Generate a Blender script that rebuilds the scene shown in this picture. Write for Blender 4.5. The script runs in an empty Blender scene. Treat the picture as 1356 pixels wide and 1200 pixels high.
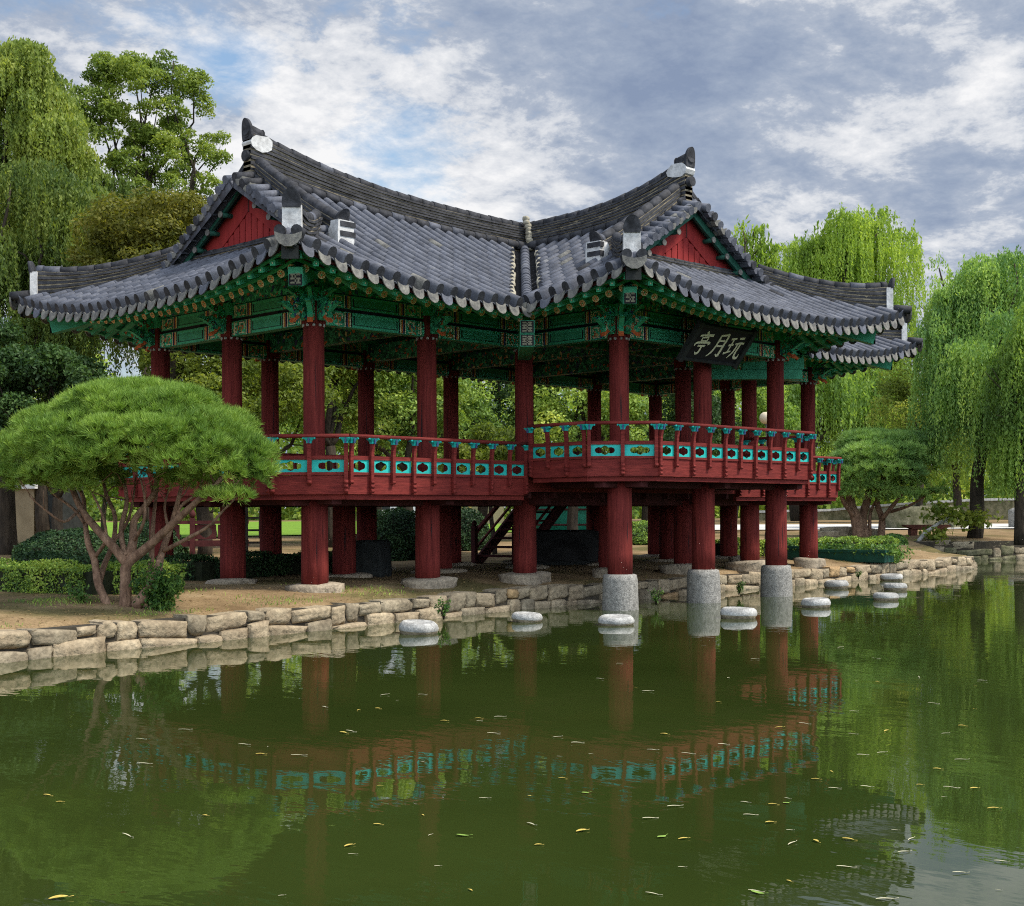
import bpy, math, random
import numpy as np
from mathutils import Vector, Matrix

random.seed(7)
R = np.random.default_rng(11)
SC = bpy.context.scene
COL = SC.collection

# ------------------------------------------------------------------ camera
CX, CY, EYE, TH, FPX, HOR, ROLL = -14.529, -18.926, 1.87, 0.7718, 1799.4, 676.8, -0.005
cd = bpy.data.cameras.new('camera'); cam = bpy.data.objects.new('camera', cd); COL.objects.link(cam)
cd.sensor_width = 36; cd.lens = 36*FPX/1356; cd.shift_y = (HOR-600)/1356
cd.clip_start = .1; cd.clip_end = 3000
cam.matrix_world = Matrix.Translation((CX, CY, EYE)) @ Matrix.Rotation(TH-math.pi/2, 4, 'Z') @ Matrix.Rotation(math.pi/2, 4, 'X') @ Matrix.Rotation(ROLL, 4, 'Z')
SC.camera = cam
DV = np.array([math.cos(TH), math.sin(TH)]); RV = np.array([math.sin(TH), -math.cos(TH)])

# ------------------------------------------------------------------ sky, sun, exposure
SUNV = Vector((.42, -.68, 1.12)).normalized()
world = bpy.data.worlds.new('World'); SC.world = world; world.use_nodes = True
def sky_world():
    nt = world.node_tree; N = nt.nodes; L = nt.links; N.clear()
    out = N.new('ShaderNodeOutputWorld'); bg = N.new('ShaderNodeBackground'); L.new(bg.outputs[0], out.inputs[0])
    sky = N.new('ShaderNodeTexSky'); sky.sky_type = 'NISHITA'; sky.sun_disc = False
    sky.sun_elevation = math.asin(SUNV.z); sky.sun_rotation = math.atan2(SUNV.x, SUNV.y)
    sky.air_density = 1.3; sky.dust_density = .6; sky.ozone_density = 2.5
    tc = N.new('ShaderNodeTexCoord'); sep = N.new('ShaderNodeSeparateXYZ'); L.new(tc.outputs['Generated'], sep.inputs[0])
    def math_(op, a, b=None, c=None, clamp=False):
        n = N.new('ShaderNodeMath'); n.operation = op; n.use_clamp = clamp
        for k, v in enumerate((a, b, c)):
            if v is None: continue
            if isinstance(v, (int, float)): n.inputs[k].default_value = v
            else: L.new(v, n.inputs[k])
        return n.outputs[0]
    z = math_('MAXIMUM', sep.outputs[2], 0.0)
    den = math_('ADD', z, .26)
    px = math_('DIVIDE', sep.outputs[0], den); py = math_('DIVIDE', sep.outputs[1], den)
    cmb = N.new('ShaderNodeCombineXYZ'); L.new(px, cmb.inputs[0]); L.new(py, cmb.inputs[1])
    def noise(scale, detail, rough, off, dist=0.0):
        mp = N.new('ShaderNodeMapping'); L.new(cmb.outputs[0], mp.inputs[0]); mp.inputs['Location'].default_value = off
        n = N.new('ShaderNodeTexNoise'); n.inputs['Scale'].default_value = scale; n.inputs['Detail'].default_value = detail
        n.inputs['Roughness'].default_value = rough; n.inputs['Distortion'].default_value = dist
        L.new(mp.outputs[0], n.inputs['Vector']); return n.outputs[0]
    def blob(u, v, k):                # bank of cloud towards one compass direction and height
        h = DV + RV*(u-678)/FPX
        d = Vector((h[0], h[1], (HOR-v)/FPX)).normalized()
        vm = N.new('ShaderNodeVectorMath'); vm.operation = 'DOT_PRODUCT'; L.new(tc.outputs['Generated'], vm.inputs[0]); vm.inputs[1].default_value = d
        t = math_('SUBTRACT', 1.0, vm.outputs['Value'])
        return math_('POWER', 2.718, math_('MULTIPLY', t, -k))
    n1 = noise(2.7, 12, .67, (3.1, 1.7, 0), .2)     # white puffs against grey
    n2 = noise(1.2, 8, .55, (8.2, 4.4, 0), .2)       # cover against blue
    n3 = noise(13, 8, .66, (1.2, 9.4, 0), .15)
    bright = math_('ADD', math_('MULTIPLY', n1, .64), math_('MULTIPLY', n3, .36))
    for u, v, k, w in ((330, 150, 110, .105), (560, 180, 160, .10), (1110, 140, 150, .12), (250, 230, 200, .07), (800, 80, 140, -.03),
                       (860, 170, 170, -.045), (1180, 250, 260, -.03), (1100, 10, 150, -.07), (330, 25, 260, -.08), (100, 30, 200, -.03), (1330, 120, 300, .04), (720, 240, 300, .07)):
        bright = math_('ADD', bright, math_('MULTIPLY', blob(u, v, k), w))
    r1 = N.new('ShaderNodeValToRGB'); L.new(bright, r1.inputs[0])
    e = r1.color_ramp.elements
    e[0].position = .38; e[0].color = (.255, .325, .47, 1); e[1].position = .68; e[1].color = (.96, .96, .97, 1)
    for p, c in ((.48, (.345, .415, .545, 1)), (.54, (.44, .50, .61, 1)), (.59, (.70, .73, .785, 1))):
        q = e.new(p); q.color = c
    cover = math_('ADD', math_('MULTIPLY', n2, .7), math_('MULTIPLY', n3, .3))
    for u, v, k, w in ((560, 225, 900, -.13), (480, 215, 1500, -.08), (310, 95, 3000, -.10), (740, 330, 900, -.05)):
        cover = math_('ADD', cover, math_('MULTIPLY', blob(u, v, k), w))
    r2 = N.new('ShaderNodeValToRGB'); L.new(cover, r2.inputs[0])
    r2.color_ramp.elements[0].position = .34; r2.color_ramp.elements[1].position = .47
    sk = N.new('ShaderNodeVectorMath'); sk.operation = 'SCALE'; L.new(sky.outputs[0], sk.inputs[0]); sk.inputs['Scale'].default_value = 1.0
    cl = N.new('ShaderNodeVectorMath'); cl.operation = 'SCALE'; L.new(r1.outputs[0], cl.inputs[0]); cl.inputs['Scale'].default_value = 6.1
    dn = N.new('ShaderNodeVectorMath'); dn.operation = 'DOT_PRODUCT'; L.new(tc.outputs['Generated'], dn.inputs[0]); dn.inputs[1].default_value = Vector((-.46, -.68, .2)).normalized()
    gain = math_('MULTIPLY_ADD', math_('MAXIMUM', dn.outputs['Value'], 0.0), 3.3, 1.0)  # unseen clouds behind the camera brightened, added as fill for the facade
    cl2 = N.new('ShaderNodeVectorMath'); cl2.operation = 'SCALE'; L.new(cl.outputs[0], cl2.inputs[0]); L.new(gain, cl2.inputs['Scale']); tn = N.new('ShaderNodeVectorMath'); tn.operation = 'MULTIPLY'; L.new(cl2.outputs[0], tn.inputs[0])
    wm = N.new('ShaderNodeMix'); wm.data_type = 'RGBA'; L.new(math_('MAXIMUM', dn.outputs['Value'], 0.0), wm.inputs[0]); wm.inputs[6].default_value = (1, 1, 1, 1); wm.inputs[7].default_value = (1.06, 1.0, .86, 1)
    L.new(wm.outputs[2], tn.inputs[1]); cl = tn
    mix = N.new('ShaderNodeMix'); mix.data_type = 'RGBA'; L.new(r2.outputs[0], mix.inputs[0]); L.new(sk.outputs[0], mix.inputs[6]); L.new(cl.outputs[0], mix.inputs[7])
    L.new(mix.outputs[2], bg.inputs[0]); bg.inputs[1].default_value = .1
sky_world()
sl = bpy.data.lights.new('sun', 'SUN'); sl.energy = 3.0; sl.angle = math.radians(11); sl.color = (1, .92, .79)
so = bpy.data.objects.new('sun', sl); COL.objects.link(so); so.location = (-20, -30, 40)
so.rotation_euler = (-SUNV).to_track_quat('-Z', 'Y').to_euler()
SC.view_settings.view_transform = 'Standard'; SC.view_settings.look = 'None'
SC.view_settings.exposure = 0.68; SC.view_settings.gamma = 1
SC.render.engine = 'CYCLES'
SC.cycles.max_bounces = 6; SC.cycles.diffuse_bounces = 3; SC.cycles.glossy_bounces = 3; SC.cycles.transmission_bounces = 3
SC.cycles.use_denoising = False; SC.cycles.filter_width = 1.1; SC.cycles.sample_clamp_indirect = 4
SC.cycles.caustics_reflective = False; SC.cycles.caustics_refractive = False

# ------------------------------------------------------------------ helpers
def tag(o, label=None, cat=None, group=None, kind=None):
    if label: o['label'] = label
    if cat: o['category'] = cat
    if group: o['group'] = group
    if kind: o['kind'] = kind
    return o
def empty(name, loc=(0, 0, 0), label=None, cat=None, group=None, rz=0, parent=None):
    o = bpy.data.objects.new(name, None); COL.objects.link(o); o.location = loc; o.rotation_euler = (0, 0, rz)
    o.empty_display_size = .2
    if parent: o.parent = parent
    return tag(o, label, cat, group)
def link_mesh(name, me, mats, parent=None, loc=None):
    for m in mats: me.materials.append(m)
    o = bpy.data.objects.new(name, me); COL.objects.link(o)
    if parent: o.parent = parent
    if loc is not None: o.location = loc
    return o
class MB:
    """collects faces for one mesh object"""
    def __init__(s): s.v = []; s.f = []; s.m = []; s.s = []
    def face(s, ids, m=0, sm=False): s.f.append(tuple(ids)); s.m.append(m); s.s.append(sm)
    def add(s, vs): i = len(s.v); s.v.extend([tuple(p) for p in vs]); return i
    def quad(s, a, b, c, d, m=0): i = s.add((a, b, c, d)); s.face((i, i+1, i+2, i+3), m)
    def box(s, lo, hi, m=0, M=None, bev=0):
        x0, y0, z0 = lo; x1, y1, z1 = hi
        P = [(x0,y0,z0),(x1,y0,z0),(x1,y1,z0),(x0,y1,z0),(x0,y0,z1),(x1,y0,z1),(x1,y1,z1),(x0,y1,z1)]
        if M is not None: P = [M @ Vector(p) for p in P]
        i = s.add(P)
        for q in ((0,3,2,1),(4,5,6,7),(0,1,5,4),(1,2,6,5),(2,3,7,6),(3,0,4,7)): s.face([i+k for k in q], m)
    def tube(s, pts, rad, n=8, m=0, cap=True, sm=True):
        pts = [Vector(p) for p in pts]; rings = []
        if isinstance(rad, (int, float)): rad = [rad]*len(pts)
        pa = None
        for k, p in enumerate(pts):
            t = (pts[min(k+1, len(pts)-1)]-pts[max(k-1, 0)])
            t = t.normalized() if t.length > 1e-9 else Vector((0, 0, 1))
            if pa is None:
                a = t.orthogonal().normalized()
            else:
                a = pa - t*pa.dot(t); a = a.normalized() if a.length > 1e-6 else t.orthogonal().normalized()
            pa = a; b = t.cross(a)
            rings.append(s.add([p + (a*math.cos(2*math.pi*j/n)+b*math.sin(2*math.pi*j/n))*rad[k] for j in range(n)]))
        for k in range(len(pts)-1):
            for j in range(n):
                s.face((rings[k]+j, rings[k]+(j+1) % n, rings[k+1]+(j+1) % n, rings[k+1]+j), m, sm)
        if cap:
            s.face([rings[0]+j for j in range(n)][::-1], m); s.face([rings[-1]+j for j in range(n)], m)
        return rings
    def lathe(s, prof, c=(0, 0, 0), n=20, m=0, sm=True, wob=None):
        rings = []
        for r, z in prof:
            rings.append(s.add([(c[0]+r*math.cos(2*math.pi*j/n)*(1 if wob is None else wob(j, z)), c[1]+r*math.sin(2*math.pi*j/n)*(1 if wob is None else wob(j, z)), c[2]+z) for j in range(n)]))
        mm = m if isinstance(m, (list, tuple)) else [m]*(len(prof)-1)
        for k in range(len(prof)-1):
            for j in range(n): s.face((rings[k]+j, rings[k]+(j+1) % n, rings[k+1]+(j+1) % n, rings[k+1]+j), mm[k], sm)
        s.face([rings[0]+j for j in range(n)][::-1], mm[0]); s.face([rings[-1]+j for j in range(n)], mm[-1])
    def prism(s, poly, M, thick, m=0, mside=None):
        """poly in local xz plane, extruded along local y by +-thick/2, placed by matrix M"""
        n = len(poly)
        a = s.add([M @ Vector((p[0], -thick/2, p[1])) for p in poly]); b = s.add([M @ Vector((p[0], thick/2, p[1])) for p in poly])
        s.face([a+k for k in range(n)], m); s.face([b+k for k in range(n)][::-1], m)
        for k in range(n): s.face((a+k, b+k, b+(k+1) % n, a+(k+1) % n), m if mside is None else mside)
    def sweep(s, pts, prof, ups=None, m=0, closed=True, cap=True, sm=False, side=None):
        """profile (list of (side, up)) carried along pts; side is horizontal unless given"""
        pts = [Vector(p) for p in pts]; rg = []; n = len(prof)
        for k, p in enumerate(pts):
            t = (pts[min(k+1, len(pts)-1)]-pts[max(k-1, 0)]).normalized()
            h = side(k) if side else Vector((t.y, -t.x, 0)).normalized()
            u = Vector((0, 0, 1)) if ups is None else ups
            pr = prof[k] if isinstance(prof[0][0], (list, tuple)) else prof
            n = len(pr)
            rg.append(s.add([p + h*q[0] + u*q[1] for q in pr]))
        mm = m if isinstance(m, (list, tuple)) else [m]*n
        for k in range(len(pts)-1):
            for j in range(n if closed else n-1):
                s.face((rg[k]+j, rg[k]+(j+1) % n, rg[k+1]+(j+1) % n, rg[k+1]+j), mm[j], sm)
        if cap and closed: s.face([rg[0]+j for j in range(n)][::-1], mm[0]); s.face([rg[-1]+j for j in range(n)], mm[0])
    def mesh(s, name):
        me = bpy.data.meshes.new(name); me.from_pydata(s.v, [], s.f)
        me.polygons.foreach_set('material_index', s.m); me.polygons.foreach_set('use_smooth', s.s); me.update(); return me
    def build(s, name, mats, parent=None, loc=None):
        if not isinstance(mats, (list, tuple)): mats = [mats]
        return link_mesh(name, s.mesh(name), mats, parent, loc)

def np_quads(name, V, mat, parent=None, tint=None, loc=None):
    """V: (K,4,3) array of quads -> one mesh object"""
    K = len(V); me = bpy.data.meshes.new(name)
    me.vertices.add(4*K); me.vertices.foreach_set('co', np.ascontiguousarray(V, dtype=np.float32).ravel())
    me.loops.add(4*K); me.loops.foreach_set('vertex_index', np.arange(4*K, dtype=np.int32))
    me.polygons.add(K); me.polygons.foreach_set('loop_start', np.arange(0, 4*K, 4, dtype=np.int32))
    me.update(calc_edges=True)
    if tint is not None:
        at = me.attributes.new('tint', 'FLOAT', 'FACE'); at.data.foreach_set('value', np.ascontiguousarray(tint, dtype=np.float32))
    return link_mesh(name, me, [mat], parent, loc)
def leaf_quads(P, A, Nn, ln, wd):
    """diamond leaves at P, along A, facing Nn"""
    A = A/np.linalg.norm(A, axis=1, keepdims=True)
    B = np.cross(Nn, A); B /= (np.linalg.norm(B, axis=1, keepdims=True)+1e-9)
    C_ = np.cross(A, B)
    ln = np.broadcast_to(np.asarray(ln, float), (len(P),))[:, None]; wd = np.broadcast_to(np.asarray(wd, float), (len(P),))[:, None]
    return np.stack([P-A*ln*.5, P+B*wd*.5+C_*wd*.12, P+A*ln*.5, P-B*wd*.5+C_*wd*.12], axis=1)
def rdir(n):
    d = R.normal(size=(n, 3)); return d/np.linalg.norm(d, axis=1, keepdims=True)

def W(u, depth, v=None):
    """point at a distance along the view, for placing things where they stand"""
    p = np.array([CX, CY]) + DV*depth + RV*(u-678)/FPX*depth
    return (p[0], p[1]) if v is None else (p[0], p[1], EYE + (HOR-v)/FPX*depth)
def ss(a, b, x):
    t = min(1, max(0, (x-a)/(b-a))); return t*t*(3-2*t)

# ------------------------------------------------------------------ materials
def newmat(name):
    m = bpy.data.materials.new(name); m.use_nodes = True; nt = m.node_tree; nt.nodes.clear()
    return m, nt, nt.nodes, nt.links
def M_(name, c1, c2, scale=6, rough=.8, bump=.0, bscale=None, detail=6, stretch=(1, 1, 1), c3=None, p=(.35, .65), spec=.3, p3=.8, bdist=.02, fine=None):
    m, nt, N, L = newmat(name)
    out = N.new('ShaderNodeOutputMaterial'); b = N.new('ShaderNodeBsdfPrincipled'); L.new(b.outputs[0], out.inputs[0])
    tc = N.new('ShaderNodeTexCoord'); mp = N.new('ShaderNodeMapping'); L.new(tc.outputs['Object'], mp.inputs[0]); mp.inputs['Scale'].default_value = stretch
    n = N.new('ShaderNodeTexNoise'); n.inputs['Scale'].default_value = scale; n.inputs['Detail'].default_value = detail; n.inputs['Roughness'].default_value = .62
    L.new(mp.outputs[0], n.inputs['Vector'])
    r = N.new('ShaderNodeValToRGB'); L.new(n.outputs[0], r.inputs[0]); e = r.color_ramp.elements
    e[0].position = p[0]; e[0].color = (*c1, 1); e[1].position = p[1]; e[1].color = (*c2, 1)
    if c3: q = e.new(p3); q.color = (*c3, 1)
    col = r.outputs[0]
    if fine:
        n2 = N.new('ShaderNodeTexNoise'); n2.inputs['Scale'].default_value = fine[0]; n2.inputs['Detail'].default_value = 3; L.new(mp.outputs[0], n2.inputs['Vector'])
        r2 = N.new('ShaderNodeValToRGB'); L.new(n2.outputs[0], r2.inputs[0]); r2.color_ramp.elements[0].position = .3; r2.color_ramp.elements[1].position = .7
        r2.color_ramp.elements[0].color = (*[1-fine[1]]*3, 1); r2.color_ramp.elements[1].color = (*[1+fine[1]]*3, 1)
        mx = N.new('ShaderNodeMix'); mx.data_type = 'RGBA'; mx.blend_type = 'MULTIPLY'; mx.inputs[0].default_value = 1
        L.new(col, mx.inputs[6]); L.new(r2.outputs[0], mx.inputs[7]); col = mx.outputs[2]
    L.new(col, b.inputs['Base Color']); b.inputs['Roughness'].default_value = rough; b.inputs['Specular IOR Level'].default_value = spec
    if bump:
        n3 = N.new('ShaderNodeTexNoise'); n3.inputs['Scale'].default_value = bscale or scale*3; n3.inputs['Detail'].default_value = 5; L.new(mp.outputs[0], n3.inputs['Vector'])
        bp = N.new('ShaderNodeBump'); bp.inputs['Strength'].default_value = bump; bp.inputs['Distance'].default_value = bdist
        L.new(n3.outputs[0], bp.inputs['Height']); L.new(bp.outputs[0], b.inputs['Normal'])
    return m
def leafmat(name, cols, trans=.35, scale=.35, rough=.6, tstr=1.3):
    """leaf colours vary from leaf to leaf and from bough to bough"""
    m, nt, N, L = newmat(name)
    out = N.new('ShaderNodeOutputMaterial'); at = N.new('ShaderNodeAttribute'); at.attribute_name = 'tint'
    tc = N.new('ShaderNodeTexCoord'); n = N.new('ShaderNodeTexNoise'); n.inputs['Scale'].default_value = scale; n.inputs['Detail'].default_value = 3
    L.new(tc.outputs['Object'], n.inputs['Vector'])
    mm = N.new('ShaderNodeMath'); mm.operation = 'MULTIPLY_ADD'; L.new(at.outputs['Fac'], mm.inputs[0]); mm.inputs[1].default_value = .45
    ad = N.new('ShaderNodeMath'); ad.operation = 'MULTIPLY_ADD'; L.new(n.outputs[0], ad.inputs[0]); ad.inputs[1].default_value = 1.1; ad.inputs[2].default_value = -.28
    L.new(ad.outputs[0], mm.inputs[2])
    r = N.new('ShaderNodeValToRGB'); L.new(mm.outputs[0], r.inputs[0]); e = r.color_ramp.elements
    k = len(cols)
    e[0].position = .15; e[0].color = (*cols[0], 1); e[1].position = .85; e[1].color = (*cols[-1], 1)
    for i in range(1, k-1): q = e.new(.15+.7*i/(k-1)); q.color = (*cols[i], 1)
    b = N.new('ShaderNodeBsdfPrincipled'); b.inputs['Roughness'].default_value = rough; b.inputs['Specular IOR Level'].default_value = .25
    t = N.new('ShaderNodeBsdfTranslucent'); mx = N.new('ShaderNodeMixShader'); mx.inputs[0].default_value = trans
    sc = N.new('ShaderNodeMix'); sc.data_type = 'RGBA'; sc.blend_type = 'MULTIPLY'; sc.inputs[0].default_value = 1; sc.inputs[7].default_value = (1.22*tstr, 1.2*tstr, .62*tstr, 1)
    L.new(r.outputs[0], b.inputs['Base Color']); L.new(r.outputs[0], sc.inputs[6]); L.new(sc.outputs[2], t.inputs[0])
    L.new(b.outputs[0], mx.inputs[1]); L.new(t.outputs[0], mx.inputs[2]); L.new(mx.outputs[0], out.inputs[0])
    return m

RED = M_('red_painted_wood', (.105, .015, .014), (.195, .032, .027), 2.2, .8, .45, 12, stretch=(7, 7, .35), c3=(.23, .05, .042), p3=.84, fine=(11, .2), spec=.15)
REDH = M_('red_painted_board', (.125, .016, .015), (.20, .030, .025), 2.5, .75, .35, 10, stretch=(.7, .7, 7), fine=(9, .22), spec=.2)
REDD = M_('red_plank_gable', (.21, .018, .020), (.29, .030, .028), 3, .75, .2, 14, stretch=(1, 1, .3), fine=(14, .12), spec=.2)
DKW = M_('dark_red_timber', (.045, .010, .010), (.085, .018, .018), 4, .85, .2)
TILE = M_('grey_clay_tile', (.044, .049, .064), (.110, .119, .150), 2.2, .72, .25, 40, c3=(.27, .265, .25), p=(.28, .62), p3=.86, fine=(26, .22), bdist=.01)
TILED = M_('dark_clay_tile_and_gap_shade', (.016, .017, .021), (.050, .052, .062), 5, .78, .25, 40, c3=(.16, .155, .13), p3=.82, fine=(22, .25), bdist=.01)
DRIP = M_('lichened_drip_tile', (.085, .085, .085), (.21, .205, .185), 7, .85, .3, 40, c3=(.36, .34, .27), p3=.8, fine=(30, .2))
MORT = M_('pale_mortar', (.10, .085, .06), (.30, .26, .18), 8, .9, .3, 40)
LUMP = M_('lumpy_cream_mortar', (.22, .20, .15), (.42, .39, .31), 8, .9, .5, 25)
PLAS = M_('white_plaster', (.30, .30, .30), (.58, .585, .59), 6, .9, .3, 22, p=(.25, .55), fine=(16, .15))
GRN = M_('green_paint', (.035, .29, .175), (.065, .40, .25), 5, .6, .15, 25, fine=(30, .2))
GRNL = M_('bright_green_paint', (.05, .42, .25), (.08, .52, .33), 8, .6, fine=(30, .15))
GRND = M_('dark_green_paint', (.010, .070, .050), (.024, .115, .084), 5, .65, fine=(26, .3))
TEAL = M_('turquoise_paint', (.014, .40, .375), (.026, .49, .455), 6, .55, fine=(25, .06))
def dancheong(name, base, scale):
    """scroll-and-petal paintwork: small cells of colour with dark outlines and pale rims"""
    m, nt, N, L = newmat(name)
    out = N.new('ShaderNodeOutputMaterial'); b = N.new('ShaderNodeBsdfPrincipled'); L.new(b.outputs[0], out.inputs[0]); b.inputs['Roughness'].default_value = .65; b.inputs['Specular IOR Level'].default_value = .2
    tc = N.new('ShaderNodeTexCoord'); ns = N.new('ShaderNodeTexNoise'); ns.inputs['Scale'].default_value = scale*.6; L.new(tc.outputs['Object'], ns.inputs['Vector'])
    ad = N.new('ShaderNodeMix'); ad.data_type = 'RGBA'; ad.inputs[0].default_value = .12; L.new(tc.outputs['Object'], ad.inputs[6]); L.new(ns.outputs['Color'], ad.inputs[7])
    v = N.new('ShaderNodeTexVoronoi'); v.inputs['Scale'].default_value = scale; L.new(ad.outputs[2], v.inputs['Vector'])
    e = N.new('ShaderNodeTexVoronoi'); e.feature = 'DISTANCE_TO_EDGE'; e.inputs['Scale'].default_value = scale; L.new(ad.outputs[2], e.inputs['Vector'])
    sp = N.new('ShaderNodeSeparateColor'); L.new(v.outputs['Color'], sp.inputs[0])
    r = N.new('ShaderNodeValToRGB'); r.color_ramp.interpolation = 'CONSTANT'; L.new(sp.outputs[0], r.inputs[0]); el = r.color_ramp.elements
    el[0].position = 0; el[0].color = (*base, 1); el[1].position = .94; el[1].color = (.05, .08, .22, 1)
    for p_, c_ in ((.34, (base[0]*2.2, base[1]*1.9, base[2]*2.0)), (.58, (base[0]*.5, base[1]*.5, base[2]*.5)), (.72, (.06, .42, .26)), (.82, (.50, .17, .06)), (.89, (.55, .50, .33))): q = el.new(p_); q.color = (*c_, 1)
    r2 = N.new('ShaderNodeValToRGB'); L.new(e.outputs['Distance'], r2.inputs[0]); r2.color_ramp.interpolation = 'CONSTANT'; e2 = r2.color_ramp.elements
    e2[0].color = (.12, .12, .12, 1); e2[1].position = .045; e2[1].color = (1.35, 1.35, 1.3, 1); q = e2.new(.10); q.color = (1, 1, 1, 1)
    mx = N.new('ShaderNodeMix'); mx.data_type = 'RGBA'; mx.blend_type = 'MULTIPLY'; mx.inputs[0].default_value = 1; L.new(r.outputs[0], mx.inputs[6]); L.new(r2.outputs[0], mx.inputs[7])
    L.new(mx.outputs[2], b.inputs['Base Color']); return m
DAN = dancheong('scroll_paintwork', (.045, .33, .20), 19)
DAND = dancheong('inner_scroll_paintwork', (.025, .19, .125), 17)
BLK = M_('black_paint', (.004, .004, .006), (.010, .010, .014), 8, .7)
CRM = M_('cream_paint', (.66, .60, .42), (.78, .73, .54), 12, .7)
ORG = M_('orange_paint', (.55, .10, .04), (.66, .18, .06), 12, .7)
YEL = M_('ochre_paint', (.42, .27, .08), (.55, .38, .14), 12, .7)
BLU = M_('blue_paint', (.03, .05, .14), (.05, .09, .22), 12, .7)
PUR = M_('plum_paint', (.12, .04, .08), (.20, .08, .12), 12, .7)
GRAN = M_('speckled_granite', (.19, .185, .175), (.33, .32, .30), 14, .9, .6, 60, fine=(55, .5))
STON = M_('tan_wall_stone', (.23, .18, .12), (.41, .335, .23), 2.2, .9, 1.0, 11, c3=(.52, .44, .31), p3=.78, fine=(18, .25), bdist=.04)
STONG = M_('grey_wall_stone', (.16, .13, .09), (.33, .28, .20), 2.4, .92, .6, 14, c3=(.42, .37, .28), p3=.8, fine=(18, .28), bdist=.04)
ROCK = M_('weathered_rock', (.22, .185, .14), (.37, .31, .235), 3, .92, .7, 12, c3=(.46, .41, .33), p3=.8, fine=(20, .25), bdist=.05)
WSTO = M_('pale_worn_stone', (.24, .24, .235), (.46, .46, .45), 5, .88, .5, 30, c3=(.58, .58, .56), p3=.8, fine=(40, .2))
BARK = M_('rough_bark', (.020, .016, .012), (.055, .042, .030), 7, .95, .9, 14, stretch=(1, 1, .25), bdist=.05)
PBARK = M_('red_pine_bark', (.13, .075, .05), (.30, .19, .13), 9, .95, .8, 16, stretch=(1, 1, .5), fine=(30, .25), bdist=.03)
EARTH = M_('trodden_earth', (.20, .145, .085), (.30, .225, .14), .9, .95, .4, 25, c3=(.36, .285, .185), p3=.76, fine=(22, .15), bdist=.03)
PATHM = M_('pale_concrete', (.50, .49, .47), (.64, .63, .61), 1.5, .9, fine=(20, .08))
BEIGE = M_('beige_render', (.20, .16, .10), (.27, .22, .14), 2, .9)
WHITE = M_('white_wall', (.60, .61, .63), (.74, .75, .77), 2, .85)
TEALB = M_('teal_board', (.008, .17, .11), (.015, .24, .16), 3, .6, fine=(18, .15))
TARP = M_('black_tarpaulin', (.003, .003, .0035), (.008, .008, .008), 3, .6, .3, 10, spec=.25)
CHAR = M_('charcoal_cloth', (.012, .016, .016), (.028, .032, .032), 5, .8, .3, 20)
PLANT = M_('dark_green_plastic', (.006, .05, .035), (.010, .075, .05), 4, .5)
GLOBE = M_('frosted_globe', (.62, .52, .38), (.72, .62, .46), 3, .4)
METAL = M_('grey_metal', (.10, .10, .10), (.18, .18, .18), 8, .5)

# ------------------------------------------------------------------ ground, water
SHORE = [(-60, -16), (-34, -9), (-20, -5.3), (-12, -3.5), (-8, -2.6), (-6.78, -2.4), (-5.24, -2.12), (-3.56, -2.02), (-.98, -1.72), (1.29, -1.38), (3.18, -1.13), (4.32, -1.0),
         (6.13, -.95), (8.12, -.85), (9.27, -.78), (11.54, -.56), (14.27, -.56), (17.19, -.5), (18.86, -.48), (22.45, -.17), (25.92, .38), (26.6, 1.1), (28.2, 3.6), (30.3, 6.3), (31.2, 5.6), (32.48, 3.5), (34.95, 2.4), (40, -1.5), (52, -11), (90, -40)]
def wall_h(x, y):
    d = (x-CX)*DV[0]+(y-CY)*DV[1]
    return .40 + .32*ss(44, 50, d)
def far_h(d): return .56 + .26*ss(36, 52, d) + .22*ss(55, 78, d) + .10*ss(80, 120, d)
SH = np.array(SHORE)
def shore_dist(x, y):
    p = np.array([x, y]); a = SH[:-1]; b = SH[1:]; ab = b-a
    t = np.clip(((p-a)*ab).sum(1)/(ab*ab).sum(1), 0, 1); q = a+ab*t[:, None]
    return math.sqrt((((p-q)**2).sum(1)).min())
def ground_h(x, y):
    d = (x-CX)*DV[0]+(y-CY)*DV[1]
    k = ss(.1, 2.4, shore_dist(x, y))
    return wall_h(x, y)*(1-k) + max(far_h(d), wall_h(x, y))*k
def G(u, v):
    """ground point seen at (u, v)"""
    z = .55
    for _ in range(12):
        d = FPX*(EYE-z)/(v-HOR); x, y = W(u, d); z = .5*z+.5*ground_h(x, y)
    return (x, y, z)

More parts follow.
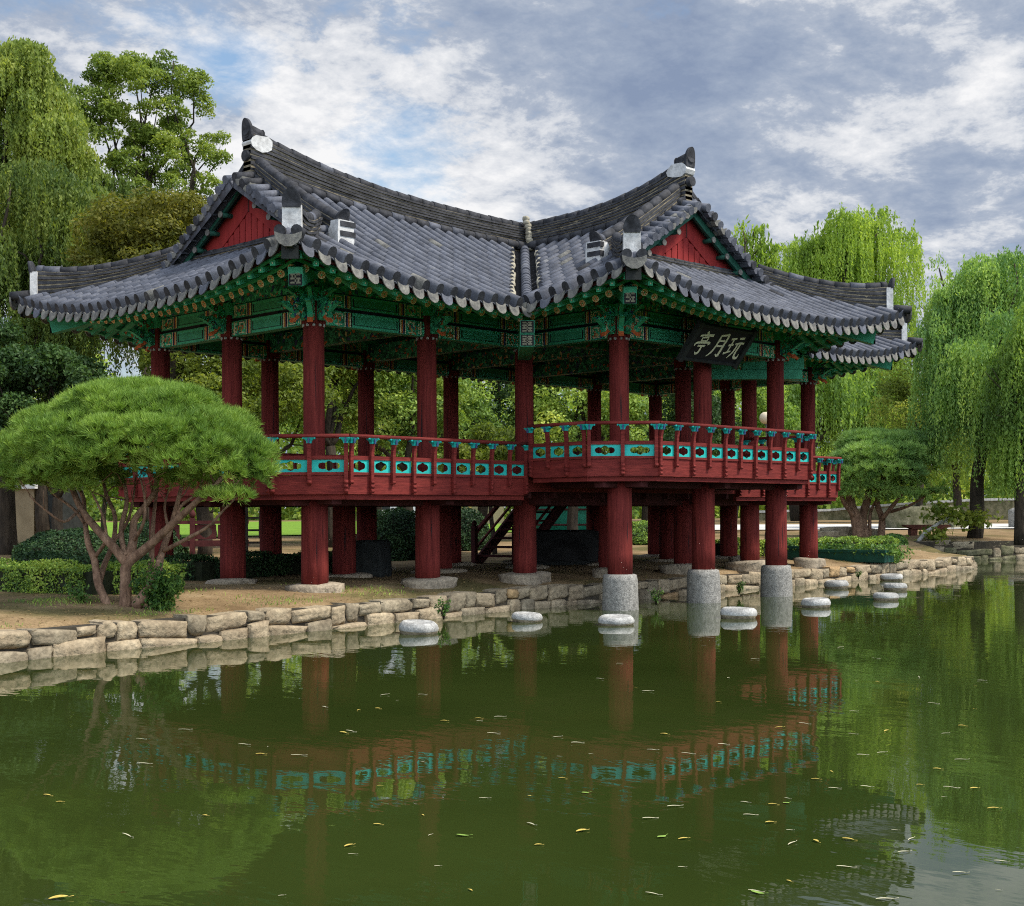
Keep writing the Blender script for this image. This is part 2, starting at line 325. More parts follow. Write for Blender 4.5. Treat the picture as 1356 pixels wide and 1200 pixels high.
def densify(pts, step):
    out = []
    for a, b in zip(pts[:-1], pts[1:]):
        a = np.array(a, float); b = np.array(b, float); n = max(1, int(np.linalg.norm(b-a)/step))
        for k in range(n): out.append(tuple(a+(b-a)*k/n))
    out.append(tuple(pts[-1])); return out
def setting():
    mb = MB()
    S = densify(SHORE, .5)
    S = [(x, y) for x, y in S]
    n = len(S)
    far = []
    for k, (x, y) in enumerate(S):      # target far points fan from left-back to right-back
        t = k/(n-1); ang = TH + math.radians(88)*(1-2*t)
        far.append((CX+420*math.cos(ang), CY+420*math.sin(ang)))
    rows = [0, .0008, .002, .004, .006, .010, .016, .024, .034, .048, .065, .085, .11, .14, .18, .23, .3, .4, .55, .75, 1]
    ids = []
    for (x, y), (fx, fy) in zip(S, far):
        c = []; kk = min(max(k, 1), n-2); tx, ty = S[kk+1][0]-S[kk-1][0], S[kk+1][1]-S[kk-1][1]; tl = math.hypot(tx, ty); x, y = x-ty/tl*.2, y+tx/tl*.2
        for j, t in enumerate(rows):
            X = x+(fx-x)*t; Y = y+(fy-y)*t
            if j == 0: z = wall_h(x, y)-.08; X = x; Y = y
            else:
                z = ground_h(X, Y)+.018*math.sin(X*2.1+Y*1.3)*math.sin(Y*1.7-X)*min(1, t*200)
            c.append((X, Y, z))
        ids.append(mb.add(c))
    for k in range(n-1):
        for j in range(len(rows)-1):
            mb.face((ids[k]+j, ids[k+1]+j, ids[k+1]+j+1, ids[k]+j+1), 0, True)
    # ground colour: earth by the pond with mossy patches, grass farther off
    m, nt, N, L = newmat('earth_and_moss')
    out = N.new('ShaderNodeOutputMaterial'); b = N.new('ShaderNodeBsdfPrincipled'); L.new(b.outputs[0], out.inputs[0]); b.inputs['Roughness'].default_value = .95; b.inputs['Specular IOR Level'].default_value = .1
    tc = N.new('ShaderNodeTexCoord')
    def nz(s, d=6, r=.6):
        q = N.new('ShaderNodeTexNoise'); q.inputs['Scale'].default_value = s; q.inputs['Detail'].default_value = d; q.inputs['Roughness'].default_value = r; L.new(tc.outputs['Object'], q.inputs['Vector']); return q.outputs[0]
    def rp(fac, *st):
        q = N.new('ShaderNodeValToRGB'); L.new(fac, q.inputs[0]); e = q.color_ramp.elements
        e[0].position, e[0].color = st[0][0], (*st[0][1], 1); e[1].position, e[1].color = st[-1][0], (*st[-1][1], 1)
        for p_, c_ in st[1:-1]: z_ = e.new(p_); z_.color = (*c_, 1)
        return q.outputs[0]
    def mixc(f, a, b_):
        q = N.new('ShaderNodeMix'); q.data_type = 'RGBA'; L.new(f, q.inputs[0]); L.new(a, q.inputs[6]); L.new(b_, q.inputs[7]); return q.outputs[2]
    earth = rp(nz(1.1), (.3, (.17, .115, .062)), (.55, (.29, .205, .115)), (.75, (.37, .28, .17)))
    moss = rp(nz(9), (.3, (.055, .062, .018)), (.7, (.13, .12, .045)))
    e1 = mixc(rp(nz(.45, 5), (.50, (0, 0, 0)), (.62, (.75, .75, .75))), earth, moss)
    grit = rp(nz(26, 6, .75), (.3, (.55, .53, .50)), (.7, (1.3, 1.3, 1.3)))
    mu = N.new('ShaderNodeMix'); mu.data_type = 'RGBA'; mu.blend_type = 'MULTIPLY'; mu.inputs[0].default_value = 1; L.new(e1, mu.inputs[6]); L.new(grit, mu.inputs[7])
    L.new(mu.outputs[2], b.inputs['Base Color'])
    bp = N.new('ShaderNodeBump'); bp.inputs['Strength'].default_value = .5; bp.inputs['Distance'].default_value = .03; L.new(nz(16), bp.inputs['Height']); L.new(bp.outputs[0], b.inputs['Normal'])
    g = mb.build('ground', m); tag(g, kind='structure')
    # water
    m, nt, N, L = newmat('murky_green_water')
    out = N.new('ShaderNodeOutputMaterial'); b = N.new('ShaderNodeBsdfPrincipled'); L.new(b.outputs[0], out.inputs[0])
    tc = N.new('ShaderNodeTexCoord')
    n0 = N.new('ShaderNodeTexNoise'); n0.inputs['Scale'].default_value = .25; n0.inputs['Detail'].default_value = 4; L.new(tc.outputs['Object'], n0.inputs['Vector'])
    r = N.new('ShaderNodeValToRGB'); L.new(n0.outputs[0], r.inputs[0]); e = r.color_ramp.elements
    e[0].position = .3; e[0].color = (.021, .033, .0065, 1); e[1].position = .7; e[1].color = (.031, .046, .0095, 1)
    L.new(r.outputs[0], b.inputs['Base Color']); b.inputs['Roughness'].default_value = .015; b.inputs['IOR'].default_value = 1.33
    mp = N.new('ShaderNodeMapping'); L.new(tc.outputs['Object'], mp.inputs[0]); mp.inputs['Rotation'].default_value = (0, 0, -TH); mp.inputs['Scale'].default_value = (1.6, .8, 1)
    n1 = N.new('ShaderNodeTexNoise'); n1.inputs['Scale'].default_value = 2.6; n1.inputs['Detail'].default_value = 3; n1.inputs['Roughness'].default_value = .5; L.new(mp.outputs[0], n1.inputs['Vector'])
    n2 = N.new('ShaderNodeTexNoise'); n2.inputs['Scale'].default_value = .35; n2.inputs['Detail'].default_value = 2; L.new(mp.outputs[0], n2.inputs['Vector'])
    r2 = N.new('ShaderNodeValToRGB'); L.new(n2.outputs[0], r2.inputs[0]); r2.color_ramp.elements[0].position = .42; r2.color_ramp.elements[1].position = .62
    r2.color_ramp.elements[0].color = (.25, .25, .25, 1)
    mm = N.new('ShaderNodeMath'); mm.operation = 'MULTIPLY'; L.new(n1.outputs[0], mm.inputs[0]); L.new(r2.outputs[0], mm.inputs[1])
    bp = N.new('ShaderNodeBump'); bp.inputs['Strength'].default_value = .11; bp.inputs['Distance'].default_value = .03; L.new(mm.outputs[0], bp.inputs['Height']); L.new(bp.outputs[0], b.inputs['Normal'])
    mb = MB(); mb.quad((-160, -160, 0), (160, -160, 0), (160, 60, 0), (-160, 60, 0)); w = mb.build('water', m); tag(w, kind='structure')
    return S
setting()

# sheets that lie on the ground: path and lawns
def sheet(name, poly_u, mat, lift, nz=24, nu=60):
    """poly_u: list of (u, v_near, v_far) across the view -> ground strip"""
    us = [p[0] for p in poly_u]; mb = MB(); ids = []
    for k in range(nu+1):
        u = us[0]+(us[-1]-us[0])*k/nu
        vn = float(np.interp(u, us, [p[1] for p in poly_u])); vf = float(np.interp(u, us, [p[2] for p in poly_u]))
        a = G(u, vn); b = G(u, vf); c = []
        for j in range(nz+1):
            t = j/nz; x = a[0]+(b[0]-a[0])*t; y = a[1]+(b[1]-a[1])*t
            c.append((x, y, ground_h(x, y)+lift))
        ids.append(mb.add(c))
    for k in range(nu):
        for j in range(nz): mb.face((ids[k]+j, ids[k+1]+j, ids[k+1]+j+1, ids[k]+j+1), 0, True)
    return tag(mb.build(name, mat), kind='structure')
LAWN = M_('sunlit_lawn', (.10, .20, .012), (.17, .30, .02), 1.2, .9, .3, 30, fine=(14, .2))
sheet('path', [(900, 704.5, 697.5), (1150, 704.5, 697.5), (1500, 704, 698.5)], PATHM, .05)
sheet('lawn', [(-80, 716, 690.0), (200, 712, 690.0), (430, 708, 690.0), (720, 706, 690.0)], LAWN, .05)

# ------------------------------------------------------------------ stone retaining walls
def stone_wall(name, pts, label, courses, mats, seed, hscale=1.0, batter=.06):
    rnd = random.Random(seed); mb = MB()
    D = densify(pts, .05); P = [Vector((x, y, 0)) for x, y in D]
    L = [0.0]
    for a, b in zip(P[:-1], P[1:]): L.append(L[-1]+(b-a).length)
    def at(s):
        s = min(max(s, 0), L[-1]-1e-4); k = int(np.searchsorted(L, s, side='right'))-1
        k = min(k, len(P)-2); t = (P[k+1]-P[k]).normalized(); return P[k]+t*(s-L[k]), t
    z0 = -.12
    H = [wall_h(*D[0])]
    for c, (h, lo, hi) in enumerate(courses):
        s = -rnd.random()*.3
        while s < L[-1]:
            w = lo+(hi-lo)*rnd.random()**1.3
            p, t = at(s+w/2); n = Vector((t.y, -t.x, 0))
            top = wall_h(p.x, p.y)
            wv = lambda cc: 0 if cc in (0, len(courses)) else .05*math.sin((s+w/2)*1.9+cc*2)+.035*math.sin((s+w/2)*4.7+cc)
            hz0 = z0+(top-z0)*c/len(courses)+wv(c)+rnd.uniform(-.012, .012); hz1 = z0+(top-z0)*(c+1)/len(courses)+wv(c+1)
            hz1 += rnd.uniform(-.05, .02) if c == len(courses)-1 else rnd.uniform(-.012, .012)
            dep = .34; out = rnd.uniform(-.015, .03)+batter*(1-c)
            # irregular superellipse block: grid of face points
            nx, nzz = 6, 5; ids = []
            tilt = rnd.uniform(-.09, .09)
            cut = [rnd.choice((.01, .03, .08, .15))*rnd.random() for _ in range(4)]
            jx = [[rnd.uniform(-.024, .024) for _ in range(nzz+1)] for _ in range(nx+1)]
            bul = rnd.uniform(.02, .05)
            for i in range(nx+1):
                a = i/nx*2-1
                for j in range(nzz+1):
                    bq = j/nzz*2-1
                    r = max(abs(a), abs(bq)); 
                    edge = (abs(a)**10+abs(bq)**10)
                    dn = bul*(1-min(1, edge)**1.0) + jx[i][j]
                    cx_ = cut[(a > 0)*1+(bq > 0)*2]
                    shr = 1-.6*cx_*(abs(a)*abs(bq))**1.5/(w*.5)-.03*math.sin(bq*2.3+jx[0][0]*200)
                    ww = a*(w*.5-.004)*shr; hh = (hz0+hz1)/2+bq*((hz1-hz0)*.5-.003)*(1-.3*cx_*(abs(a)*abs(bq))**2*6) + tilt*ww
                    q = p + t*ww + n*(out+dn)
                    ids.append((q.x, q.y, hh))
            f0 = mb.add(ids)
            m = 0 if rnd.random() < .55 else (1 if rnd.random() < .9 else 3)
            for i in range(nx):
                for j in range(nzz):
                    k = f0+i*(nzz+1)+j; mb.face((k, k+nzz+1, k+nzz+2, k+1), m, True)
            # rim back to depth, top
            rim = [f0+i*(nzz+1) for i in range(nx+1)] + [f0+nx*(nzz+1)+j for j in range(1, nzz+1)] + [f0+i*(nzz+1)+nzz for i in range(nx-1, -1, -1)] + [f0+j for j in range(nzz-1, 0, -1)]
            bk = mb.add([Vector(mb.v[k])-n*dep for k in rim])
            nr = len(rim)
            for k in range(nr): mb.face((rim[k], bk+k, bk+(k+1) % nr, rim[(k+1) % nr]), m, False)
            s += w
    # dark earth core behind the joints
    cp = [Vector((x, y, 0)) for x, y in densify(pts, .4)]
    rg = []
    for k, p in enumerate(cp):
        t = (cp[min(k+1, len(cp)-1)]-cp[max(k-1, 0)]).normalized(); n = Vector((t.y, -t.x, 0))
        h = wall_h(p.x, p.y)
        rg.append(mb.add([p-n*.0+Vector((0, 0, -.3)), p-n*.02+Vector((0, 0, h-.04)), p-n*.4+Vector((0, 0, h-.04)), p-n*.4+Vector((0, 0, -.3))]))
    for k in range(len(cp)-1):
        for j in range(4): mb.face((rg[k]+j, rg[k]+(j+1) % 4, rg[k+1]+(j+1) % 4, rg[k+1]+j), 2)
    return tag(mb.build(name, mats), label, 'stone wall')
STONO = M_('ochre_wall_stone', (.27, .17, .085), (.43, .30, .16), 2.5, .9, .6, 14, c3=(.50, .40, .26), p3=.8, fine=(18, .25), bdist=.04)
STONM = M_('mossy_wall_stone', (.07, .075, .035), (.20, .185, .12), 2.8, .92, .6, 14, c3=(.32, .29, .21), p3=.8, fine=(18, .28), bdist=.04)
JOINT = M_('dark_joint_soil', (.03, .026, .02), (.06, .05, .036), 8, .95)
stone_wall('stone_wall', SHORE[3:21], 'tan stone retaining wall of two rough courses below the pavilion', [(1, .34, .95), (1, .3, .9)], [STON, STONG, JOINT, STONO], 3)
stone_wall('stone_wall', SHORE[20:24], 'short stone return wall turning away from the pond at the end of the pavilion bank', [(1, .3, .7), (1, .3, .7)], [STON, STONG, JOINT, STONO], 5)
stone_wall('stone_wall', SHORE[23:29], 'grey mossy retaining wall on the far bank below the bench and willow', [(1, .35, .8), (1, .35, .9), (1, .3, .8)], [STONG, STONM, JOINT, STONM], 8)

# ------------------------------------------------------------------ the pavilion
A_, B_, OV = 2.643, 2.483, 2.02
X6, XC, YC = 6*A_, 3*A_, B_
pav = empty('pavilion', (0, 0, .5), 'red and green timber pavilion with grey T-shaped tiled roof standing by the pond', 'pavilion')
PV = Vector((0, 0, -.5))
def pb(mb, name, mats, parent=None, kind=None, label=None):
    """build a part in world coordinates under the pavilion (or under one of its parts)"""
    o = mb.build(name, mats, parent or pav)
    if (parent or pav) is pav: o.location = PV
    if kind: o['kind'] = kind
    if label: o['label'] = label
    return o

def column(x, y, z0, z1, r, head=False):
    mb = MB(); rnd = random.Random(int(x*31+y*17+z1))
    prof = [(r*1.02, z0), (r*1.02, z0+.4), (r, (z0+z1)/2), (r*.99, z1)]
    mb.lathe(prof, (x, y, 0), 22, 0)
    # long drying cracks cut as dark slivers
    for k in range(3):
        a = rnd.uniform(0, 6.28) if k else math.atan2(CY-y, CX-x)+rnd.uniform(-.7, .7)
        za = rnd.uniform(z0+.1, (z0+z1)/2); zb = za+rnd.uniform(.4, .5*(z1-z0))
        d = Vector((math.cos(a), math.sin(a), 0)); t = Vector((-d.y, d.x, 0)); c = Vector((x, y, 0))
        w = .006
        i = mb.add([c+d*(r*1.02+.003)+t*0+Vector((0, 0, za)), c+d*(r*1.02+.003)+t*w+Vector((0, 0, (za+zb)/2)), c+d*(r*1.02+.003)+Vector((0, 0, zb)), c+d*(r*1.02+.003)-t*w+Vector((0, 0, (za+zb)/2))])
        mb.face((i, i+1, i+2, i+3), 2)
    if head:      # ring of pale studs under the bracket
        for k in range(10):
            a = 2*math.pi*k/10+.3; d = Vector((math.cos(a), math.sin(a), 0)); c = Vector((x, y, z1-.0))+d*r*.99
            mb.lathe([(.024, -.024), (.03, 0), (.024, .024)], (c.x, c.y, c.z-.02), 6, 1)
    return pb(mb, 'column', [RED, WSTO, BLK])
RT, RB = .185, .232
perim = [(i, 0) for i in (0, 1, 2, 4, 5, 6)] + [(0, 1), (6, 1)] + [(i, 2) for i in range(7)] + [(2, -1), (3, -1), (4, -1)]
for i, j in perim:
    zf = 2.82 if j < 0 else 2.5
    column(i*A_, j*B_, zf-.02, 5.12, RT, True)
grid = [(i, j) for j in (0, 1, 2) for i in range(7)]
for i, j in grid: column(i*A_, j*B_, .55, 2.2, RB)
for i in (2, 3, 4): column(i*A_, -B_, .66, 2.52, RB)

def rock_mesh(rx, ry, rz, seed, flat=.6, n=14):
    rnd = random.Random(seed); ph = [rnd.uniform(0, 6.28) for _ in range(6)]; mb = MB(); rings = []
    for k in range(8):
        f = k/7*math.pi
        row = []
        for j in range(n):
            a = 2*math.pi*j/n
            r = 1+.10*math.sin(2*a+ph[0])+.09*math.sin(3*a+ph[1]+f)+.06*math.sin(5*a+ph[2]+2*f)+rnd.uniform(-.04, .04)
            sx = math.sin(f); cz = -math.cos(f)
            ca, sa = math.cos(a), math.sin(a)
            e = (abs(ca)**3.2+abs(sa)**3.2)**(-1/3.2)
            row.append((rx*r*e*ca*min(1, sx*1.5), ry*r*e*sa*min(1, sx*1.5), rz*math.copysign(abs(cz)**.55, cz)*(1+.1*math.sin(a+ph[3]))))
        rings.append(mb.add(row))
    for k in range(7):
        for j in range(n): mb.face((rings[k]+j, rings[k]+(j+1) % n, rings[k+1]+(j+1) % n, rings[k+1]+j), 0, True)
    return mb
for i, j in grid:
    r = rock_mesh(.48+.08*((i*7+j*3) % 3), .36+.05*((i+j*2) % 3), .17, i*13+j*29+2)
    o = r.build('footing_stone', [ROCK], pav, (i*A_, j*B_, .475-.5)); o.rotation_euler = (0, 0, -.75+.5*((i*5+j*3) % 4))
    mz = min(v[2] for v in r.v)
for i in (2, 3, 4):       # granite drums standing in the pond
    mb = MB(); rnd = random.Random(i)
    ph = rnd.uniform(0, 6); mb.lathe([(.345, -.6), (.345, -.05), (.34, .25), (.33, .55), (.31, .655), (.27, .67)], (i*A_, -B_, 0), 28, 0, wob=lambda j, z: 1+.012*math.sin(j*1.1+z*4+ph)+.01*math.sin(j*2.7+z*9))
    pb(mb, 'stone_pier', [GRAN])

# ---- decks and railings
def chamfered(x0, y0, x1, y1, c, corners=(1, 1, 1, 1)):
    P = []
    for k, (x, y, a, b) in enumerate(((x0, y0, (0, 1), (1, 0)), (x1, y0, (-1, 0), (0, 1)), (x1, y1, (0, -1), (-1, 0)), (x0, y1, (1, 0), (0, -1)))):
        if corners[k]: P += [(x+a[0]*c, y+a[1]*c), (x+b[0]*c, y+b[1]*c)]
        else: P.append((x, y))
    return P
DO, CH = .88, .92
def deck(poly, zb, zt, name='deck'):
    mb = MB(); n = len(poly)
    a = mb.add([(x, y, zb) for x, y in poly]); b = mb.add([(x, y, zt) for x, y in poly])
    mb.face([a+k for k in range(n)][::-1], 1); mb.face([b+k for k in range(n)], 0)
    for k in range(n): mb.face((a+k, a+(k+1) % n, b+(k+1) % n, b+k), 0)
    return mb
ins = .05
mb = deck(chamfered(-DO+ins, -DO+ins, X6+DO-ins, 2*B_+DO-ins, CH), 2.24, 2.49)
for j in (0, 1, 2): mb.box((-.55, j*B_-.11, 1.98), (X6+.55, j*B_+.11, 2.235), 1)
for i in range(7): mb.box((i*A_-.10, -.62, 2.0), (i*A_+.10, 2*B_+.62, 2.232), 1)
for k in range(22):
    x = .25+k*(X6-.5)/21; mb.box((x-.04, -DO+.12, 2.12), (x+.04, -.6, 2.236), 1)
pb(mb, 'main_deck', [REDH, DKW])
mb = deck(chamfered(2*A_-DO+ins, -B_-DO+ins, 4*A_+DO-ins, -DO+ins+.04, CH, (1, 1, 0, 0)), 2.56, 2.81)
mb.box((2*A_-.6, -B_-.11, 2.30), (4*A_+.6, -B_+.11, 2.555), 1)
mb.box((2*A_-.1, -B_-.6, 2.31), (2*A_+.1, -.7, 2.553), 1); mb.box((4*A_-.1, -B_-.6, 2.31), (4*A_+.1, -.7, 2.553), 1); mb.box((3*A_-.1, -B_-.6, 2.31), (3*A_+.1, -.7, 2.553), 1)
mb.box((2*A_-.5, .12, 2.492), (4*A_+.5, .3, 2.81), 0)
pb(mb, 'wing_deck', [REDH, DKW])
mb = MB(); mb.box((2*A_-.83, -.79, 2.495), (4*A_+.83, .11, 2.81)); pb(mb, 'floor_step', [REDH])

def quatrefoil(w, h):
    """cloud-shaped opening: pointed centre lobe, round side lobes"""
    P = []
    r1, r2 = h*.5, h*.36
    n = 28
    for k in range(n):
        a = 2*math.pi*k/n; c, s = math.cos(a), math.sin(a)
        best = 0
        for cx_, rr in ((0, r1), (w*.5-r2*1.1, r2), (-(w*.5-r2*1.1), r2), ((w*.5-r2*1.1)*.5, r2*.8), (-(w*.5-r2*1.1)*.5, r2*.8)):
            bq = cx_*c; disc = rr*rr-(cx_*s)**2
            if disc > 0:
                t = bq+math.sqrt(disc)
                best = max(best, t)
        if abs(s) > .98: best *= 1.1
        P.append((best*c, best*s))
    return P
_panel_cache = {}
def panel(mb, a, b, z0, z1):
    """turquoise board from a to b with a cloud-shaped hole"""
    a = Vector((*a, 0)); b = Vector((*b, 0)); L = (b-a).length; t = (b-a)/L; n = Vector((t.y, -t.x, 0)); w = L; h = z1-z0
    hole = quatrefoil(min(w*.66, .40), h*.76); N = len(hole)
    outer = []
    for (x, y) in hole:        # ray to the rectangle border
        k = min(w/2/abs(x) if abs(x) > 1e-9 else 1e9, h/2/abs(y) if abs(y) > 1e-9 else 1e9); outer.append((x*k, y*k))
    c = (a+b)/2
    for th in (.012, -.012):
        f = lambda p: c+t*p[0]+n*th+Vector((0, 0, (z0+z1)/2+p[1]))
        i = mb.add([f(p) for p in hole]); o = mb.add([f(p) for p in outer])
        for k in range(N):
            q = (i+k, o+k, o+(k+1) % N, i+(k+1) % N); mb.face(q if th < 0 else q[::-1], 0)
        if th > 0: i0, o0 = i, o
    for k in range(N): mb.face((i0+k, i0+(k+1) % N, i+(k+1) % N, i+k), 1); 
    # corner fill: rectangle corners outside the ray fan
    for sx in (-1, 1):
        for sy in (-1, 1):
            for th in (.012, -.012):
                near = sorted(outer, key=lambda p: (p[0]-sx*w/2)**2+(p[1]-sy*h/2)**2)
                p1 = max([p for p in outer if abs(p[1]-sy*h/2) < 1e-6 and p[0]*sx >= -1e-9], key=lambda p: p[0]*sx)
                p2 = max([p for p in outer if abs(p[0]-sx*w/2) < 1e-6 and p[1]*sy >= -1e-9], key=lambda p: p[1]*sy, default=(sx*w/2, 0))
                f = lambda p: c+t*p[0]+n*th+Vector((0, 0, (z0+z1)/2+p[1]))
                k = mb.add([f(p1), f((sx*w/2, sy*h/2)), f(p2)]); mb.face((k, k+1, k+2), 0)
balusters = []; panels = []
def railing(path, bays, zb, label):
    """path: list of plan points (outside on the right when walking); one rail object per run"""
    root = None
    mbr = MB()
    hand = []
    for k in range(len(path)-1):
        a = Vector((*path[k], 0)); b = Vector((*path[k+1], 0)); t = (b-a).normalized(); n = Vector((t.y, -t.x, 0)); L = (b-a).length
        def rb(o0, o1, z0, z1, m=0, e0=0., e1=0.):
            M = Matrix(((t.x, n.x, 0, a.x), (t.y, n.y, 0, a.y), (0, 0, 1, 0), (0, 0, 0, 1)))
            mbr.box((e0, o0, z0), (L+e1, o1, z1), m, M)
        rb(-.05, .0, zb, zb+.325)             # fascia board
        rb(-.14, -.052, zb-.09, zb+.03)       # beam below it
        rb(-.05, .022, zb+.328, zb+.375)      # bottom rail
        rb(-.04, .018, zb+.588, zb+.655)      # middle rail
        hand.append((a+n*.07, b+n*.07))
        nb = bays[k]
        for q in range(nb+1):
            p = a+t*(L*q/nb)
            last = (q == nb)
            if last and k < len(path)-2 and bays[k+1] > 0: pass
            balusters.append((p-t*(.03 if last else -.03 if q == 0 else 0), t, n, zb, (q+k) % 2))
        for q in range(nb):
            p0 = a+t*(L*q/nb+.035); p1 = a+t*(L*(q+1)/nb-.035)
            panels.append((p0-n*.012, p1-n*.012, zb))
    # handrail: round pole mitred along the run
    pts = [hand[0][0]+Vector((0, 0, zb+.985))]
    for (a0, a1), (b0, b1) in zip(hand[:-1], hand[1:]):
        d1 = (a1-a0).normalized(); d2 = (b1-b0).normalized()
        cr = d1.x*d2.y-d1.y*d2.x
        w = b0-a0; s = (w.x*d2.y-w.y*d2.x)/cr if abs(cr) > 1e-6 else 0
        pts.append(a0+d1*s+Vector((0, 0, zb+.985)))
    pts.append(hand[-1][1]+Vector((0, 0, zb+.985)))
    root = pb(mbr, 'railing', [REDH, DKW], label=label)
    mh = MB()
    for p, q in zip(pts[:-1], pts[1:]): mh.tube([p, q], .036, 10)
    pb(mh, 'handrail', [REDH], root)
    return root
XL, YF = -DO, -DO
wl, wr, wf = 2*A_-DO, 4*A_+DO, -B_-DO
runs = []
runs.append((railing([(wl-.01, YF), (XL+CH, YF), (XL, YF+CH), (XL, 2*B_+DO-CH), (XL+CH, 2*B_+DO)][::-1], [2, 9, 2, 9], 2.17, None), 0))
runs.append((railing([(wl, YF-.14), (wl, wf+CH), (wl+CH, wf), (wr-CH, wf), (wr, wf+CH), (wr, YF-.14)], [3, 2, 10, 2, 3], 2.50, None), 0))
runs.append((railing([(wr+.01, YF), (X6+DO-CH, YF), (X6+DO, YF+CH), (X6+DO, 2*B_+DO-CH), (X6+DO-CH, 2*B_+DO)], [9, 2, 9, 2], 2.17, None), 0))
runs.append((railing([(X6+DO-CH, 2*B_+DO), (4*A_+1.0, 2*B_+DO)], [9], 2.17, None), 0))
runs.append((railing([(3*A_, 2*B_+DO), (XL+CH, 2*B_+DO)], [14], 2.17, None), 0))
def baluster_mesh(mb, p, t, n, zb, alt):
    # curved bracket post, swelling outward to carry the handrail
    foot = .02 if alt == 0 else .17
    for (o, z, w) in (): pass
    prof = [(.012, foot, .030), (.022, .30, .030), (.026, .40, .034), (.026, .60, .033), (.032, .72, .031), (.046, .84, .032), (.052, .88, .034)]
    rg = []
    for o, z, w in prof:
        c = p+n*o+Vector((0, 0, zb+z))
        rg.append(mb.add([c-t*w-n*.012, c+t*w-n*.012, c+t*w+n*(.045 if z < .8 else .05), c-t*w+n*(.045 if z < .8 else .05)]))
    for k in range(len(prof)-1):
        for j in range(4): mb.face((rg[k]+j, rg[k]+(j+1) % 4, rg[k+1]+(j+1) % 4, rg[k+1]+j), 0)
    mb.face([rg[0]+j for j in range(4)][::-1]); mb.face([rg[-1]+j for j in range(4)])
    for q in range(3 if alt == 0 else 1):     # turned beads at the foot
        c = p+n*.05+Vector((0, 0, zb+foot+.035+q*.075)); mb.tube([c-t*.036, c+t*.036], .03, 8)
    # turquoise lotus cap under the handrail
    c = p+n*.07
    for lo, hi, w0, w1 in ((.86, .90, .040, .048), (.90, .955, .05, .092)):
        i = mb.add([c+t*sx*w0+n*sy*w0*.8+Vector((0, 0, zb+lo)) for sx, sy in ((-1, -1), (1, -1), (1, 1), (-1, 1))]); j = mb.add([c+t*sx*w1+n*sy*w1*.8+Vector((0, 0, zb+hi)) for sx, sy in ((-1, -1), (1, -1), (1, 1), (-1, 1))])
        for k in range(4): mb.face((i+k, i+(k+1) % 4, j+(k+1) % 4, j+k), 1)
        mb.face([i+k for k in range(4)][::-1], 1); mb.face([j+k for k in range(4)], 1)
    for sx in (-1, 1):   # curled petal tips
        q = c+t*sx*.095+Vector((0, 0, zb+.945)); mb.tube([q-n*.05, q+n*.05], .016, 6, 1)
    q = c-n*.0+Vector((0, 0, zb+.91)); mb.box((-.014, .05, -.05), (.014, .075, .04), 2, Matrix(((t.x, n.x, 0, q.x), (t.y, n.y, 0, q.y), (0, 0, 1, q.z), (0, 0, 0, 1))))
def depth_of(p): return (p[0]-CX)*DV[0]+(p[1]-CY)*DV[1]
def front_first(items, key): return sorted(items, key=key)
bl = sorted(balusters, key=lambda b: depth_of(b[0])); pn = sorted(panels, key=lambda b: depth_of(b[0]))
rr = runs[0][0]
rest = MB()
for k, (p, t, n, zb, alt) in enumerate(bl):
    if k < 99: mb = MB(); baluster_mesh(mb, p, t, n, zb, alt); pb(mb, 'baluster', [REDH, TEAL, BLU])
    else: baluster_mesh(rest, p, t, n, zb, alt)
if rest.f: pb(rest, 'baluster', [REDH, TEAL, BLU], kind='stuff')
rest = MB()
for k, (p, q, zb) in enumerate(pn):
    if k < 99: mb = MB(); panel(mb, p[:2], q[:2], zb+.375, zb+.588); pb(mb, 'railing_panel', [TEAL, DKW])
    else: panel(rest, p[:2], q[:2], zb+.375, zb+.588)
if rest.f: pb(rest, 'railing_panel', [TEAL, DKW], kind='stuff')

# ------------------------------------------------------------------ roof
DH = B_+OV           # plan depth of the main slopes, eave to ridge
DW = A_+OV           # same for the wing
def Ez(d):           # height of the drip tiles above a point of the eave, d metres from the corner
    return 5.43 + .54*max(0, 1-d/3.9)**2.1
HZR = 7.98
def ZRm(x):
    t = min(1, abs(x-XC)/(XC-.33)); z = 7.83+.44*t**3; k = ss(-.3, 1.2, min(x, X6-x)); return HZR+(z-HZR)*k
def ZRw(y):
    t = min(1, max(0, (YC-y)/4.68)); z = 7.83+.44*t**3; k = ss(-2.9, -1.4, y); return HZR+(z-HZR)*k
def Pq(q): return .80*q+.20*q*q
def surf(e, s, D, ZR): return (e+.15)+(ZR-e-.15)*Pq(s/D)
YV0, XV0 = -OV, 2*A_-OV            # inner corner of the eaves
GI = 2.44            # gable wall, metres in from the side eave
VG = 2.12            # verge edge
